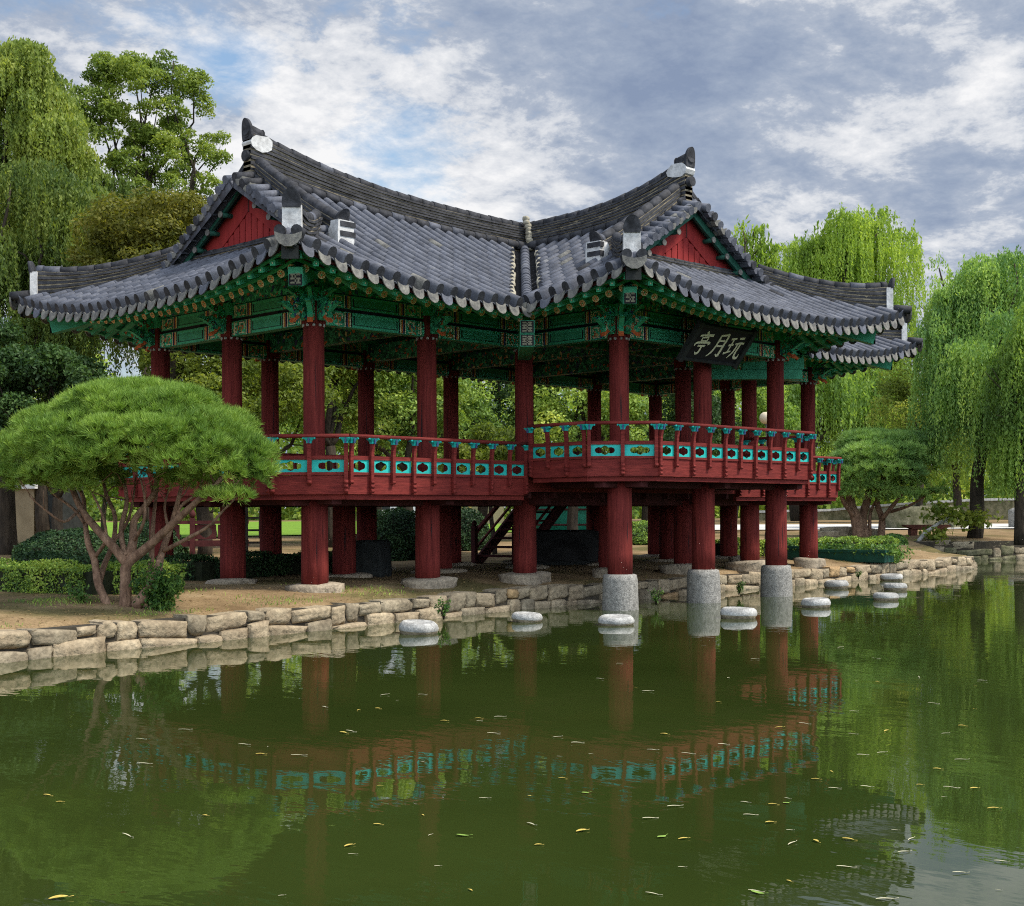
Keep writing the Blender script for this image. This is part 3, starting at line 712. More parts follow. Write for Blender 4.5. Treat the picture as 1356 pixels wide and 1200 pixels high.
# each slope gives point(u, s): u along the eave, s up the slope
def main_front(u, s):
    d = min(u+OV, X6+OV-u) if (u < XV0 or u > X6-XV0) else 9
    return Vector((u, -OV+s, surf(Ez(max(0, d)), s, DH, ZRm(u))))
def main_back(u, s):
    d = min(u+OV, X6+OV-u); return Vector((u, 2*B_+OV-s, surf(Ez(max(0, d)), s, DH, ZRm(u))))
def hip_left(u, s):
    d = min(u+OV, 2*B_+OV-u); return Vector((-OV+s, u, surf(Ez(max(0, d)), s, DH, HZR)))
def hip_right(u, s):
    p = hip_left(u, s); return Vector((X6-p.x, p.y, p.z))
def wing_left(u, s):
    d = u+B_+OV; return Vector((XV0+s, u, surf(Ez(max(0, d)), s, DW, ZRw(u))))
def wing_right(u, s):
    p = wing_left(u, s); return Vector((X6-p.x, p.y, p.z))
def wing_hip(u, s):
    d = min(u-XV0, X6-XV0-u); return Vector((u, -B_-OV+s, surf(Ez(max(0, d)), s, DH, HZR)))
def lims_mf(x):
    xx = min(x, X6-x)
    if xx < VG-OV: return 0, xx+OV
    if xx <= XV0: return 0, DH
    return (xx-XV0)*DH/DW, DH
def lims_mb(x):
    xx = min(x, X6-x); return 0, (xx+OV if xx < VG-OV else DH)
def lims_hl(y):
    d = min(y+OV, 2*B_+OV-y); return 0, min(d, GI)
def lims_wl(y):
    d = y+B_+OV
    if y < YV0: return 0, (d if d < VG else DW)
    return (y-YV0)*DW/DH, DW
def lims_wh(x):
    d = min(x-XV0, X6-XV0-x); return 0, min(d, GI)
SP = .326
slopes = [  # name, point function, limits, u range, eave range with hanging tiles, visible
    ('main_front', main_front, lims_mf, -OV, X6+OV), ('main_back', main_back, lims_mb, -OV, X6+OV),
    ('hip_left', hip_left, lims_hl, -OV, 2*B_+OV), ('hip_right', hip_right, lims_hl, -OV, 2*B_+OV),
    ('wing_left', wing_left, lims_wl, -B_-OV, YC), ('wing_right', wing_right, lims_wl, -B_-OV, YC), ('wing_hip', wing_hip, lims_wh, XV0, X6-XV0)]
roof = pb(MB(), 'roof', [TILE]) if False else None
rm = MB()
def tile_rows(mb, f, lims, u0, u1, rnd):
    n = max(1, round((u1-u0)/SP)); sp = (u1-u0)/n
    us = [u0+sp*(k+.5) for k in range(n)]
    def frame(u, s):
        p = f(u, s); du = (f(u+.01, s)-f(u-.01, s)).normalized(); dsv = (f(u, s+.01)-f(u, s-.01)).normalized()
        nn = du.cross(dsv); nn = nn if nn.z > 0 else -nn
        return p, du, dsv, nn.normalized()
    for u in us:
        s0, s1 = lims(u)
        if s1-s0 < .1: continue
        eave = s0 < .02
        a = s0-.03 if eave else s0+.44
        rw = rnd.uniform(-.012, .012)
        k = 0; s = a
        while s < s1-.02:
            L = .345 if k else (.36)
            if not eave and k == 0: L = max(.06, math.ceil((s+.05)/.345)*.345+.33-s-.345) if s > .1 else L
            e = min(s1, s+L-.005)
            rings = []
            hl = rnd.uniform(-.0015, .002); jw = rnd.uniform(-.003, .003)
            for t, r in ((s, .077), (e, .075)):
                p, du, dv, nn = frame(u+rw+jw, t)
                c = p+nn*(.062+hl)
                rings.append(mb.add([c+du*r-nn*.13]+[c+du*r*math.cos(a_)+nn*r*math.sin(a_)*1.02 for a_ in [math.pi*j/5 for j in range(6)]]+[c-du*r-nn*.13]))
            mi = 0 if rnd.random() > .025 else (1 if rnd.random() < .5 else 2)
            for j in range(7): mb.face((rings[0]+j, rings[0]+j+1, rings[1]+j+1, rings[1]+j), mi, True)
            mb.face([rings[0]+j for j in range(8)][::-1], 1 if eave and k == 0 else mi)
            s += L; k += 1
    # concave under-tiles: steps every 0.17 m, hanging drip tile at the eave
    for k in range(n+1):
        u = u0+sp*k
        uc = min(max(u, u0+.03), u1-.03)
        s0, s1 = lims(uc)
        if s1-s0 < .1: continue
        eave = s0 < .02
        s = s0-.02 if eave else s0+.22
        ul, ur = max(u0, u-sp*.5), min(u1, u+sp*.5)
        while s < s1-.01:
            e = min(s1, s+.19); ids = []
            for t, lift in ((s, .008), (e, 0)):
                row = []
                for q in range(5):
                    w = ul+(ur-ul)*q/4; x = (q-2)/2
                    p = f(min(max(w, u0), u1), t); row.append(p+Vector((0, 0, -.10+.075*x*x+lift)))
                ids.append(mb.add(row))
            for q in range(4): mb.face((ids[0]+q, ids[0]+q+1, ids[1]+q+1, ids[1]+q), 1, True)  # darker slot: shade of the channels put into the under-tile colour
            bt = mb.add([Vector(mb.v[ids[0]+q])-Vector((0, 0, .02)) for q in range(5)])
            for q in range(4): mb.face((ids[0]+q, bt+q, bt+q+1, ids[0]+q+1), 0)
            s += .17
        if eave:      # drip tile: tongue-shaped plate
            p, du, dv, nn = frame(uc, .0)
            o = p-dv*.035; nx = -dv
            tw = .118
            down = (Vector((0, 0, -1))*.86-Vector((dv.x, dv.y, 0)).normalized()*.25).normalized()
            up_ = [(-tw, -.015), (-tw*.5, -.052), (0, -.062), (tw*.5, -.052), (tw, -.015)]
            lo_ = [(tw*1.0, -.10), (tw*.86, -.165), (tw*.5, -.208), (0, -.225), (-tw*.5, -.208), (-tw*.86, -.165), (-tw*1.0, -.10)]
            P = up_+lo_; jit = rnd.uniform(-.01, .01)
            fr = mb.add([o+du*x+down*(-z+jit) for x, z in P]); bk = mb.add([o+du*x+down*(-z+jit)+Vector((dv.x, dv.y, 0)).normalized()*.022 for x, z in P]); m_ = len(P)
            mi = 2 if rnd.random() < .8 else 0
            mb.face([fr+q for q in range(m_)], mi); mb.face([bk+q for q in range(m_)][::-1], mi)
            for q in range(m_): mb.face((fr+q, bk+q, bk+(q+1) % m_, fr+(q+1) % m_), mi)
rnd = random.Random(5)
roof = empty('roof', (0, 0, -.5), parent=pav)
def rp_(mb, name, mats, **kw): return pb(mb, name, mats, roof, **kw)
for nm, f, lm, u0, u1 in slopes:
    mb = MB(); tile_rows(mb, f, lm, u0, u1, rnd)
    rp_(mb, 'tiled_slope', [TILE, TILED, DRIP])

# ---- ridges: courses of thin tiles bedded in pale mortar, round tiles on top
def tile_pipe(mb, pts, r, rnd, m=0, full=True, L=.34):
    pts = [Vector(p) for p in pts]
    ln = [0]
    for a, b in zip(pts[:-1], pts[1:]): ln.append(ln[-1]+(b-a).length)
    def at(s):
        s = min(max(s, 0), ln[-1]); k = min(int(np.searchsorted(ln, s, side='right'))-1, len(pts)-2); k = max(k, 0)
        t = pts[k+1]-pts[k]; return pts[k]+t*((s-ln[k])/max(1e-6, ln[k+1]-ln[k])), t.normalized()
    s = 0
    while s < ln[-1]-.02:
        e = min(ln[-1], s+L+.015); rings = []
        j_ = rnd.uniform(-.005, .007)
        mid = (s+e)/2
        for q, rr_ in ((s, r*1.06), (mid, r), (e, r*.92)):
            p, t = at(q); h = Vector((t.y, -t.x, 0)).normalized(); u = h.cross(t); u = u if u.z > 0 else -u
            p = p+u*j_
            rings.append(mb.add([p+h*rr_*math.cos(a_)+u*rr_*math.sin(a_) for a_ in [2*math.pi*j/12 for j in range(12)]]))
        mi = m if rnd.random() > .08 else 2
        for a_ in (0, 1):
            for j in range(12): mb.face((rings[a_]+j, rings[a_]+(j+1) % 12, rings[a_+1]+(j+1) % 12, rings[a_+1]+j), mi, True)
        mb.face([rings[0]+j for j in range(12)][::-1], mi); mb.face([rings[-1]+j for j in range(12)], mi)
        s += L
def ridge(name, base, tops, layers, width, base_tube=0.0, seed=1, cap=.105, tip=0):
    """base: points on the roof; tops: height of the stack at each point"""
    rnd = random.Random(seed); mb = MB(); base = [Vector(p) for p in base]; n = len(base)
    H = tops
    core = []
    w = width/2-.02
    for k in range(n):
        core.append([(-w, -.15), (w, -.15), (w, H[k]), (-w, H[k])])
    mb.sweep(base, core, m=1)
    for l in range(layers):
        jw = rnd.uniform(-.008, .008); prof = []
        for k in range(n):
            z0 = H[k]*(l+.22)/layers; z1 = H[k]*(l+.84)/layers; w2 = width/2+jw+.012*math.sin(l*2.1+k*1.3)
            prof.append([(-w2, z0), (w2, z0), (w2*.97, z1), (-w2*.97, z1)])
        mb.sweep(base, prof, m=0)
    tile_pipe(mb, [p+Vector((0, 0, h+.03)) for p, h in zip(base, H)], cap, rnd)
    if base_tube:
        for sg in (-1, 1):
            q = []
            for k, p in enumerate(base):
                t = (base[min(k+1, n-1)]-base[max(k-1, 0)]).normalized(); h = Vector((t.y, -t.x, 0)).normalized(); q.append(p+h*sg*(width/2+.03)+Vector((0, 0, .05)))
            tile_pipe(mb, q, base_tube, rnd)
    return rp_(mb, name, [TILED, MORT, TILE])
def ridge_top_m(x): t = min(1, abs(x-XC)/7.6); return 8.40+.72*t**3
def ridge_top_w(y): t = min(1, max(0, (YC-y)/4.68)); return 8.40+.72*t**3
ne = 30
xs = [.36+(X6-.72)*k/ne for k in range(ne+1)]
ridge('main_ridge', [Vector((x, YC, ZRm(x)-.02)) for x in xs], [ridge_top_m(x)-ZRm(x)-.08 for x in xs], 9, .27, .095, 2)
ys = [-2.16+(YC-.1+2.16)*k/20 for k in range(21)]
ridge('wing_ridge', [Vector((XC, y, ZRw(y)-.02)) for y in ys], [ridge_top_w(y)-ZRw(y)-.08 for y in ys], 9, .27, .095, 3)

def end_plate(mb, c, d, w, h, m=0, lean=.25, back=.06):
    """upright rounded end tile facing along d at c"""
    d = Vector(d).normalized(); t = Vector((-d.y, d.x, 0)).normalized(); u = Vector((0, 0, 1))
    P = []
    for k in range(15):
        a = math.pi*k/14; P.append((w*math.cos(a), h*.2+h*.8*math.sin(a)**.85))
    P = [(w*.92, 0)]+P+[(-w*.92, 0)]
    f = lambda p, o: c+t*p[0]+u*p[1]+d*(o+lean*(p[1]/h)**2*h)
    a = mb.add([f(p, 0) for p in P]); b = mb.add([f(p, -back) for p in P]); n = len(P)
    mb.face([a+k for k in range(n)], m); mb.face([b+k for k in range(n)][::-1], m)
    for k in range(n): mb.face((a+k, b+k, b+(k+1) % n, a+(k+1) % n), m, True)
def blob(mb, c, d, size, m, seed):
    """lumpy plaster mass, d = long axis in plan"""
    rnd = random.Random(seed); d = Vector(d).normalized(); t = Vector((-d.y, d.x, 0)); rings = []
    ph = [rnd.uniform(0, 6) for _ in range(4)]
    for k in range(9):
        f = math.pi*k/8; row = []
        for j in range(14):
            a = 2*math.pi*j/14; e = 1+.07*math.sin(3*a+ph[0])+.07*math.sin(2*f+a+ph[1])+.04*math.sin(5*a+ph[2])
            x = math.sin(f)*math.cos(a); y = math.sin(f)*math.sin(a); z = -math.cos(f)
            q = (abs(x)**3+abs(y)**3+abs(z)**3)**(-1/3)
            row.append(c+d*x*q*size[0]*e+t*y*q*size[1]*e+Vector((0, 0, z*q*size[2]*e)))
        rings.append(mb.add(row))
    for k in range(8):
        for j in range(14): mb.face((rings[k]+j, rings[k]+(j+1) % 14, rings[k+1]+(j+1) % 14, rings[k+1]+j), m, True)
def ridge_end(p, d, seed):
    mb = MB(); d = Vector(d)
    rs = random.Random(seed); t = Vector((-d.y, d.x, 0)); n_ = 12; pl = []
    for k in range(n_):          # plaster smeared over the end of the courses, ragged towards the ridge
        a = 2*math.pi*k/n_; e = .8+.28*rs.random() if math.cos(a) < .3 else .95
        pl.append((-.20+.27*math.cos(a)*e, -.16+.17*math.sin(a)*e))
    mb.prism(pl, Matrix(((d.x, t.x, 0, p.x), (d.y, t.y, 0, p.y), (0, 0, 1, p.z), (0, 0, 0, 1))), .30, 1)
    tile_pipe(mb, [p+d*.10+Vector((0, 0, -.40)), p-d*.3+Vector((0, 0, -.40))], .10, random.Random(seed), 0)
    tile_pipe(mb, [p+d*.06+Vector((0, 0, .10)), p-d*.3+Vector((0, 0, .03))], .11, random.Random(seed), 0)
    end_plate(mb, p+d*.05+Vector((0, 0, -.10)), d, .15, .40, 0, .12)
    rp_(mb, 'ridge_end', [TILED, PLAS, TILE])
ridge_end(Vector((.40, YC, ridge_top_m(.36)-.12)), (-1, 0, 0), 1)
ridge_end(Vector((X6-.40, YC, ridge_top_m(.36)-.12)), (1, 0, 0), 2)
ridge_end(Vector((XC, -2.16, ridge_top_w(-2.16)-.12)), (0, -1, 0), 3)

# descending ridges beside each gable, and hip ridges to each corner
def descending(f, u, sA, sB, dv, seed):
    n = 10; P = []; H = []
    for k in range(n+1):
        s = sA+(sB-sA)*k/n; P.append(f(u, s)+Vector((0, 0, .02))); H.append(.40-.04*k/n+(.10*max(0, k/n-.75)))
    ridge('descending_ridge', P, H, 5, .24, 0, seed, .10)
    e = P[-1]; d = (P[-1]-P[-2]); d.z = 0; d.normalize()
    mb = MB(); h = H[-1]
    t = Vector((-d.y, d.x, 0))
    M = Matrix(((t.x, d.x, 0, e.x), (t.y, d.y, 0, e.y), (0, 0, 1, e.z), (0, 0, 0, 1)))
    mb.prism([(-.18, -.09), (-.05, -.05), (.06, -.11), (.19, -.07), (.175, h*.5), (.18, h*.93), (-.17, h*.95), (-.185, h*.4)], M @ Matrix.Translation((0, .08, 0)), .22, 1)
    blob(mb, e-d*.02+Vector((0, 0, h*.42)), d, (.16, .195, h*.55), 1, seed)
    for zz in (.08, .25): 
        M = Matrix(((t.x, d.x, 0, e.x), (t.y, d.y, 0, e.y), (0, 0, 1, e.z), (0, 0, 0, 1))); mb.box((-.13, .1, zz), (.205, .205, zz+.09), 0, M)
    end_plate(mb, e+d*.10+Vector((0, 0, h-.06)), d, .14, .24, 0, .5)
    rp_(mb, 'descending_ridge_end', [TILED, PLAS, TILE])
DS = 1.95
for sgn in (0, 1):
    fx = (lambda g: (lambda u, s: g(u, s))) 
    ux = VG-OV+.42 if sgn == 0 else X6-(VG-OV+.42)
    descending(main_front, ux, DH-.18, DS, None, 10+sgn); descending(main_back, ux, DH-.18, DS, None, 20+sgn)
uy = -B_-OV+VG+.42
descending(wing_left, uy, DW-.18, DS+.12, None, 30); descending(wing_right, uy, DW-.18, DS+.12, None, 31)
def hip(corner, din, f, axis, seed):
    """corner: plan point; din: plan direction inwards (diagonal); height follows the slope below"""
    n = 12; P = []; H = []
    for k in range(n+1):
        s = .30+(2.28-.30)*(1-k/n)
        x, y = corner[0]+din[0]*s, corner[1]+din[1]*s
        d_ = s; z = surf(Ez(d_), s, DH, HZR)
        P.append(Vector((x, y, z+.06))); H.append(.30+.18*(k/n)**3)
    ridge('hip_ridge', P, H, 5, .22, 0, seed, .095)
    e = P[-1]; d = Vector((-din[0], -din[1], 0)).normalized(); h = H[-1]
    mb = MB(); t = Vector((-d.y, d.x, 0))
    M = Matrix(((t.x, d.x, 0, e.x), (t.y, d.y, 0, e.y), (0, 0, 1, e.z), (0, 0, 0, 1)))
    # white plastered end, dark rounded tile standing on it, foot tiles below
    pr = [(-.155, -.10), (.155, -.10), (.145, h*.95), (-.145, h*.95)]
    mb.prism(pr, M @ Matrix.Translation((0, .03, 0)), .14, 1)
    end_plate(mb, e+d*.12+Vector((0, 0, h-.08)), d, .15, .29, 0, .2, .07)
    for x in (-.08, .08): mb.tube([M @ Vector((x, .02, -.10)), M @ Vector((x, .20, -.13))], .075, 10, 2)
    blob(mb, e+d*.26+Vector((0, 0, -.16)), d, (.09, .12, .08), 1, seed)
    rp_(mb, 'hip_ridge_end', [TILED, PLAS, TILE])
    mb = MB()      # two corner tiles and a wide hanging tile at the very corner
    c = Vector((corner[0]-din[0]*.0, corner[1]-din[1]*.0, Ez(0)+.15))
    for q in (-.13, .13):
        p0 = c+t*q-d*.30+Vector((0, 0, .08)); p1 = c+t*q+d*.06+Vector((0, 0, .05)); mb.tube([p1, p0], .088, 12, 0)
    P2 = [(-.21, .03), (-.1, -.01), (0, -.02), (.1, -.01), (.21, .03), (.20, -.07), (.14, -.15), (.05, -.20), (-.05, -.20), (-.14, -.15), (-.20, -.07)]
    mb.prism(P2, Matrix(((t.x, d.x, 0, c.x+d.x*.05), (t.y, d.y, 0, c.y+d.y*.05), (0, 0, 1, c.z-.0), (0, 0, 0, 1))), .03, 1)
    rp_(mb, 'corner_tile', [TILED, DRIP])
q1 = 1.0
corners = [((-OV, -OV), (1, 1)), ((-OV, 2*B_+OV), (1, -1)), ((X6+OV, -OV), (-1, 1)), ((X6+OV, 2*B_+OV), (-1, -1)), ((XV0, -B_-OV), (1, 1)), ((X6-XV0, -B_-OV), (-1, 1))]
for k, (c, d) in enumerate(corners): hip(c, d, None, None, 40+k)

# valley gutters with mortar lumps on both edges and one line of round tiles
def valley(sx, seed):
    rnd = random.Random(seed); mb = MB()
    P = []
    for k in range(27):
        t = k/26; s = t*DH*.985
        x = XV0+t*.985*DW; y = YV0+s
        z = surf(Ez(9), s, DH, ZRm(x))+.02; x = x if sx == 0 else X6-x
        P.append(Vector((x, y, z)))
    for k in range(len(P)-1):      # shallow channel of stacked tiles
        a, b = P[k], P[k+1]
        for h in range(3):
            a2 = a+(b-a)*h/3; b2 = a+(b-a)*(h+1)/3; t = (b2-a2).normalized(); s = Vector((t.y, -t.x, 0)).normalized()
            for sg in (-1, 1):
                i = mb.add([a2+s*sg*.05+Vector((0, 0, .0)), a2+s*sg*.26+Vector((0, 0, .07)), b2+s*sg*.26+Vector((0, 0, .05)), b2+s*sg*.05-Vector((0, 0, .02))]); mb.face((i, i+1, i+2, i+3) if sg < 0 else (i+3, i+2, i+1, i), 0)
                j = mb.add([Vector(mb.v[i])-Vector((0, 0, .03)), Vector(mb.v[i+1])-Vector((0, 0, .03))]); mb.face((i, j, j+1, i+1), 1)
    tile_pipe(mb, [p+Vector((0, 0, .07)) for p in P[:-1]], .10, rnd, 2)
    ln = (P[-1]-P[0]).length; nl = 46
    for sg in (-1, 1):
        for k in range(nl):
            q = k/nl*(len(P)-1); i = int(q); p = P[i]+(P[i+1]-P[i])*(q-i); t = (P[i+1]-P[i]).normalized(); s = Vector((t.y, -t.x, 0)).normalized()
            blob(mb, p+s*sg*(.28+rnd.uniform(-.02, .02))+Vector((0, 0, .125+rnd.uniform(-.01, .02))), t, (rnd.uniform(.08, .12), rnd.uniform(.045, .07), rnd.uniform(.045, .065)), 3, k+seed*50)
    p = P[0]; d = Vector((-1 if sx == 0 else 1, -1, 0)).normalized()
    for sg in (-1, 1):     # drip tiles at the mouth of the gutter
        s = Vector((d.y, -d.x, 0)); c = p+s*sg*.14+d*.02
        P2 = [(-.13, .04), (0, 0), (.13, .04), (.12, -.06), (.05, -.13), (-.05, -.13), (-.12, -.06)]
        mb.prism(P2, Matrix(((s.x, d.x, 0, c.x), (s.y, d.y, 0, c.y), (0, 0, 1, c.z), (0, 0, 0, 1))), .025, 4)
    rp_(mb, 'valley_gutter', [TILED, BLK, TILE, LUMP, DRIP])
    mb = MB(); c = Vector((XC, YC-.16, 8.1)); 
valley(0, 1); valley(1, 2)
mb = MB(); rnd = random.Random(4)
for k in range(9): blob(mb, Vector((XC-.155-.02*math.sin(k), YC-.21-.05*(8-k)*.35, 7.80+k*.085)), (1, 0, 0), (.075, .075, .06), 0, k)
rp_(mb, 'ridge_joint', [LUMP])

# ---- gables
def gable(M, half, f_slope, seed):
    """local frame: x across, z up, y = outwards; apex at x = 0"""
    g = empty('gable', (0, 0, -.5), parent=pav)
    zb = 6.75; n = 14
    top = [(-half+2*half*k/(2*n), f_slope(abs(-half+2*half*k/(2*n)))) for k in range(2*n+1)]
    mb = MB()
    P = [(half, zb), (-half, zb)]+[(x, z-.10) for x, z in top]
    mb.prism(P[::-1], M @ Matrix.Translation((0, -.03, 0)), .05, 0)
    x = -half+.1
    while x < half-.05:      # vertical boards with dark gaps
        z1 = f_slope(abs(x+.1))-.62
        if z1 > zb+.1: mb.box((x, -.008, zb), (x+.165, .018, z1), 0, M)
        x += .19
    pb(mb, 'gable_board', [REDD], g)
    mb = MB()
    for sg in (-1, 1):       # two broad sloping boards meeting at the top
        pts = [(sg*half*k/n, f_slope(half*k/n)) for k in range(n+1)]
        up = mb.add([M @ Vector((x, .03, z-.16)) for x, z in pts]); lo = mb.add([M @ Vector((x, .03, z-.62)) for x, z in pts])
        lb = mb.add([M @ Vector((x, -.01, z-.62)) for x, z in pts])
        for k in range(n):
            mb.face((up+k, up+k+1, lo+k+1, lo+k), 0); mb.face((lo+k, lo+k+1, lb+k+1, lb+k), 0)
    mb.box((-.02, .028, f_slope(0)-.64), (.02, .038, f_slope(0)-.2), 1, M)
    pb(mb, 'chevron_board', [REDD, DKW], g)
    oh = GI-VG
    mb = MB()
    for sg in (-1, 1):       # green barge board under the verge
        pts = [(sg*(half+.15)*k/n, f_slope((half+.15)*k/n)) for k in range(n+1)]
        a = mb.add([M @ Vector((x, oh-.10, z-.08)) for x, z in pts]); b = mb.add([M @ Vector((x, oh-.10, z-.25)) for x, z in pts])
        a2 = mb.add([M @ Vector((x, oh-.16, z-.08)) for x, z in pts]); b2 = mb.add([M @ Vector((x, oh-.16, z-.25)) for x, z in pts])
        for k in range(n):
            mb.face((a+k, a+k+1, b+k+1, b+k), 0); mb.face((a2+k, b2+k, b2+k+1, a2+k+1), 0); mb.face((b+k, b+k+1, b2+k+1, b2+k), 0)
        # soffit boards between the barge board and the wall
        c = mb.add([M @ Vector((x, .02, z-.10)) for x, z in pts])
        for k in range(n): mb.face((a2+k, a2+k+1, c+k+1, c+k), 1)
    pb(mb, 'barge_board', [GRND, DKW], g)
    rnd = random.Random(seed)
    for sg in (-1, 1):       # purlin ends showing under the verge
        for q in (.25, .45, .65, .85):
            mb = MB()
            x = sg*(half+.1)*q; z = f_slope(abs(x))-.28
            mb.tube([M @ Vector((x, .0, z)), M @ Vector((x, oh-.04, z))], .05, 8, 0); mb.tube([M @ Vector((x, oh-.045, z)), M @ Vector((x, oh-.02, z))], .065, 8, 1)
            pb(mb, 'purlin_end', [GRND, DRIP], g)
    mb = MB()
    for sg in (-1, 1):       # row of round tiles laid across the verge
        ns = int((half+.35)/.235)
        for k in range(ns):
            x = sg*(.16+(half+.3)*k/ns); z = f_slope(abs(x))
            dz = (f_slope(abs(x)+.05)-f_slope(abs(x)-.0))/.05*sg
            p0 = M @ Vector((x, oh+.14+rnd.uniform(-.02, .02), z+.02)); p1 = M @ Vector((x, oh-.36, z+.13))
            mb.tube([p0, p1], [.088, .08], 12, 1 if rnd.random() < .3 else 0)
            # tongue between the round tiles
            c = M @ Vector((x+sg*.12, oh+.02, z-.04)); tt = (M.to_3x3() @ Vector((1, 0, dz*sg*.0))).normalized(); dd = (M.to_3x3() @ Vector((0, 1, 0))).normalized()
            P2 = [(-.11, .04), (0, 0), (.11, .04), (.10, -.05), (.04, -.11), (-.04, -.11), (-.10, -.05)]
            mb.prism(P2, Matrix(((tt.x, dd.x, 0, c.x), (tt.y, dd.y, 0, c.y), (0, 0, 1, c.z), (0, 0, 0, 1))), .2, 2 if rnd.random() < .5 else 0)
    rp_(mb, 'verge_tiles', [TILE, TILED, DRIP])
    mb = MB()                # low course of tiles along the foot of the gable
    P = [M @ Vector((x, .10, 0)) for x in np.linspace(-half*1.02, half*1.02, 15)]
    return g
def foot_course(pts, seed):
    ridge('gable_foot_course', pts, [.11]*len(pts), 2, .2, 0, seed, .045)
def Mframe(o, xdir, out): 
    return Matrix(((xdir[0], out[0], 0, o[0]), (xdir[1], out[1], 0, o[1]), (0, 0, 1, 0), (0, 0, 0, 1)))
gx = -OV+GI
hm = DH-GI-.05
gable(Mframe((gx, YC), (0, -1), (-1, 0)), hm+.1, lambda d: main_front(gx+.9, max(.2, DH-d)).z+.06, 1)
gable(Mframe((X6-gx, YC), (0, 1), (1, 0)), hm+.1, lambda d: main_front(gx+.9, max(.2, DH-d)).z+.06, 2)
gy = -B_-OV+GI
gable(Mframe((XC, gy), (1, 0), (0, -1)), DW-GI+.05, lambda d: wing_left(gy+.9, max(.2, DW-d)).z+.06, 3)
foot_course([hip_left(y, GI-.08)+Vector((0, 0, .06)) for y in np.linspace(YC-hm, YC+hm, 13)], 5)
foot_course([hip_right(y, GI-.08)+Vector((0, 0, .06)) for y in np.linspace(YC-hm, YC+hm, 13)], 6)
foot_course([wing_hip(x, GI-.08)+Vector((0, 0, .06)) for x in np.linspace(XC-DW+GI, XC+DW-GI, 13)], 7)

# ---- under the eaves: boards, flying rafters, round rafters
eav = empty('eaves', (0, 0, -.5), parent=pav)
def ep(mb, name, mats, **kw): return pb(mb, name, mats, eav, **kw)
# eave runs: (point function, u range, corner at start?, corner at end?)
eaves = [(main_front, -OV, XV0, 1, 2), (hip_left, -OV, 2*B_+OV, 1, 1), (wing_left, -B_-OV, YV0, 1, 2), (wing_hip, XV0, X6-XV0, 1, 1),
         (wing_right, -B_-OV, YV0, 1, 2), (main_front, X6-XV0, X6+OV, 2, 1), (hip_right, -OV, 2*B_+OV, 1, 1), (main_back, -OV, X6+OV, 1, 1)]
raf, fly = [], []
sof = MB(); b1 = MB(); b2 = MB()
for f, u0, u1, c0, c1 in eaves:
    n = 40
    def inset(u, s):
        """clip the run at corners: convex ends shrink inwards, concave ends grow"""
        a = u0+(s if c0 == 1 else -s); b = u1-(s if c1 == 1 else -s)
        return a, b
    # boarding
    rows = [.03, .35, .7, 1.1, 1.6, 2.1, 2.7]
    ids = []
    for s in rows:
        a, b = inset(0, s)
        ids.append(sof.add([f(a+(b-a)*k/n, s)-Vector((0, 0, .17 if s < .6 else .30)) for k in range(n+1)]))
    for r in range(len(rows)-1):
        for k in range(n): sof.face((ids[r]+k, ids[r]+k+1, ids[r+1]+k+1, ids[r+1]+k), 0)
    for mb, s, z0, z1, m in ((b1, .05, -.145, -.075, 1), (b1, .085, -.195, -.146, 0), (b2, .56, -.315, -.255, 0), (b2, .53, -.254, -.215, 1)):
        a, b = inset(0, s); th = .05
        o1 = [f(a+(b-a)*k/n, s) for k in range(n+1)]; a_, b_ = inset(0, s+th); o2 = [f(a_+(b_-a_)*k/n, s+th) for k in range(n+1)]
        i = mb.add([p+Vector((0, 0, z0)) for p in o1]); j = mb.add([p+Vector((0, 0, z1)) for p in o1]); k2 = mb.add([Vector((q.x, q.y, p.z+z0)) for p, q in zip(o1, o2)]); l2 = mb.add([Vector((q.x, q.y, p.z+z1)) for p, q in zip(o1, o2)])
        for k in range(n):
            mb.face((i+k, i+k+1, j+k+1, j+k), m); mb.face((i+k, k2+k, k2+k+1, i+k+1), m); mb.face((k2+k, l2+k, l2+k+1, k2+k+1), m)
    # rafters
    L = u1-u0; nr = round(L/.325)
    for k in range(nr):
        u = u0+(k+.5)*L/nr
        d0 = u-u0; d1 = u1-u
        for s_o, s_i, dz, store in ((.60, 2.6, -.385, raf), (.13, .95, -.235, fly)):
            a, b = inset(0, s_o)
            uo = a+(b-a)*(k+.5)/nr
            # fan towards the corner column
            ui = uo
            for c, e, dd in ((c0, u0, 1), (c1, u1, -1)):
                if c == 1:
                    cu = e+dd*(OV+.35)
                    t = (uo-e)*dd
                    lim = OV+.55
                    if t < lim:
                        fr = (s_i-s_o)/(OV+.5-s_o); ui = uo+(cu+dd*.25-uo)*min(1, fr)*(1-t/lim)**.8*1.0
            po = f(uo, s_o)+Vector((0, 0, dz))
            q = f(uo, s_i); pi_ = f(ui, s_i)+Vector((0, 0, dz+.02))
            store.append((po, pi_))
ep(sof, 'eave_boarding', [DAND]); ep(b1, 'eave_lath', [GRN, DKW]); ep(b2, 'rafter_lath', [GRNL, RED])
FLW = M_('pale_flower_ground', (.80, .58, .36), (.86, .68, .46), 14, .6)
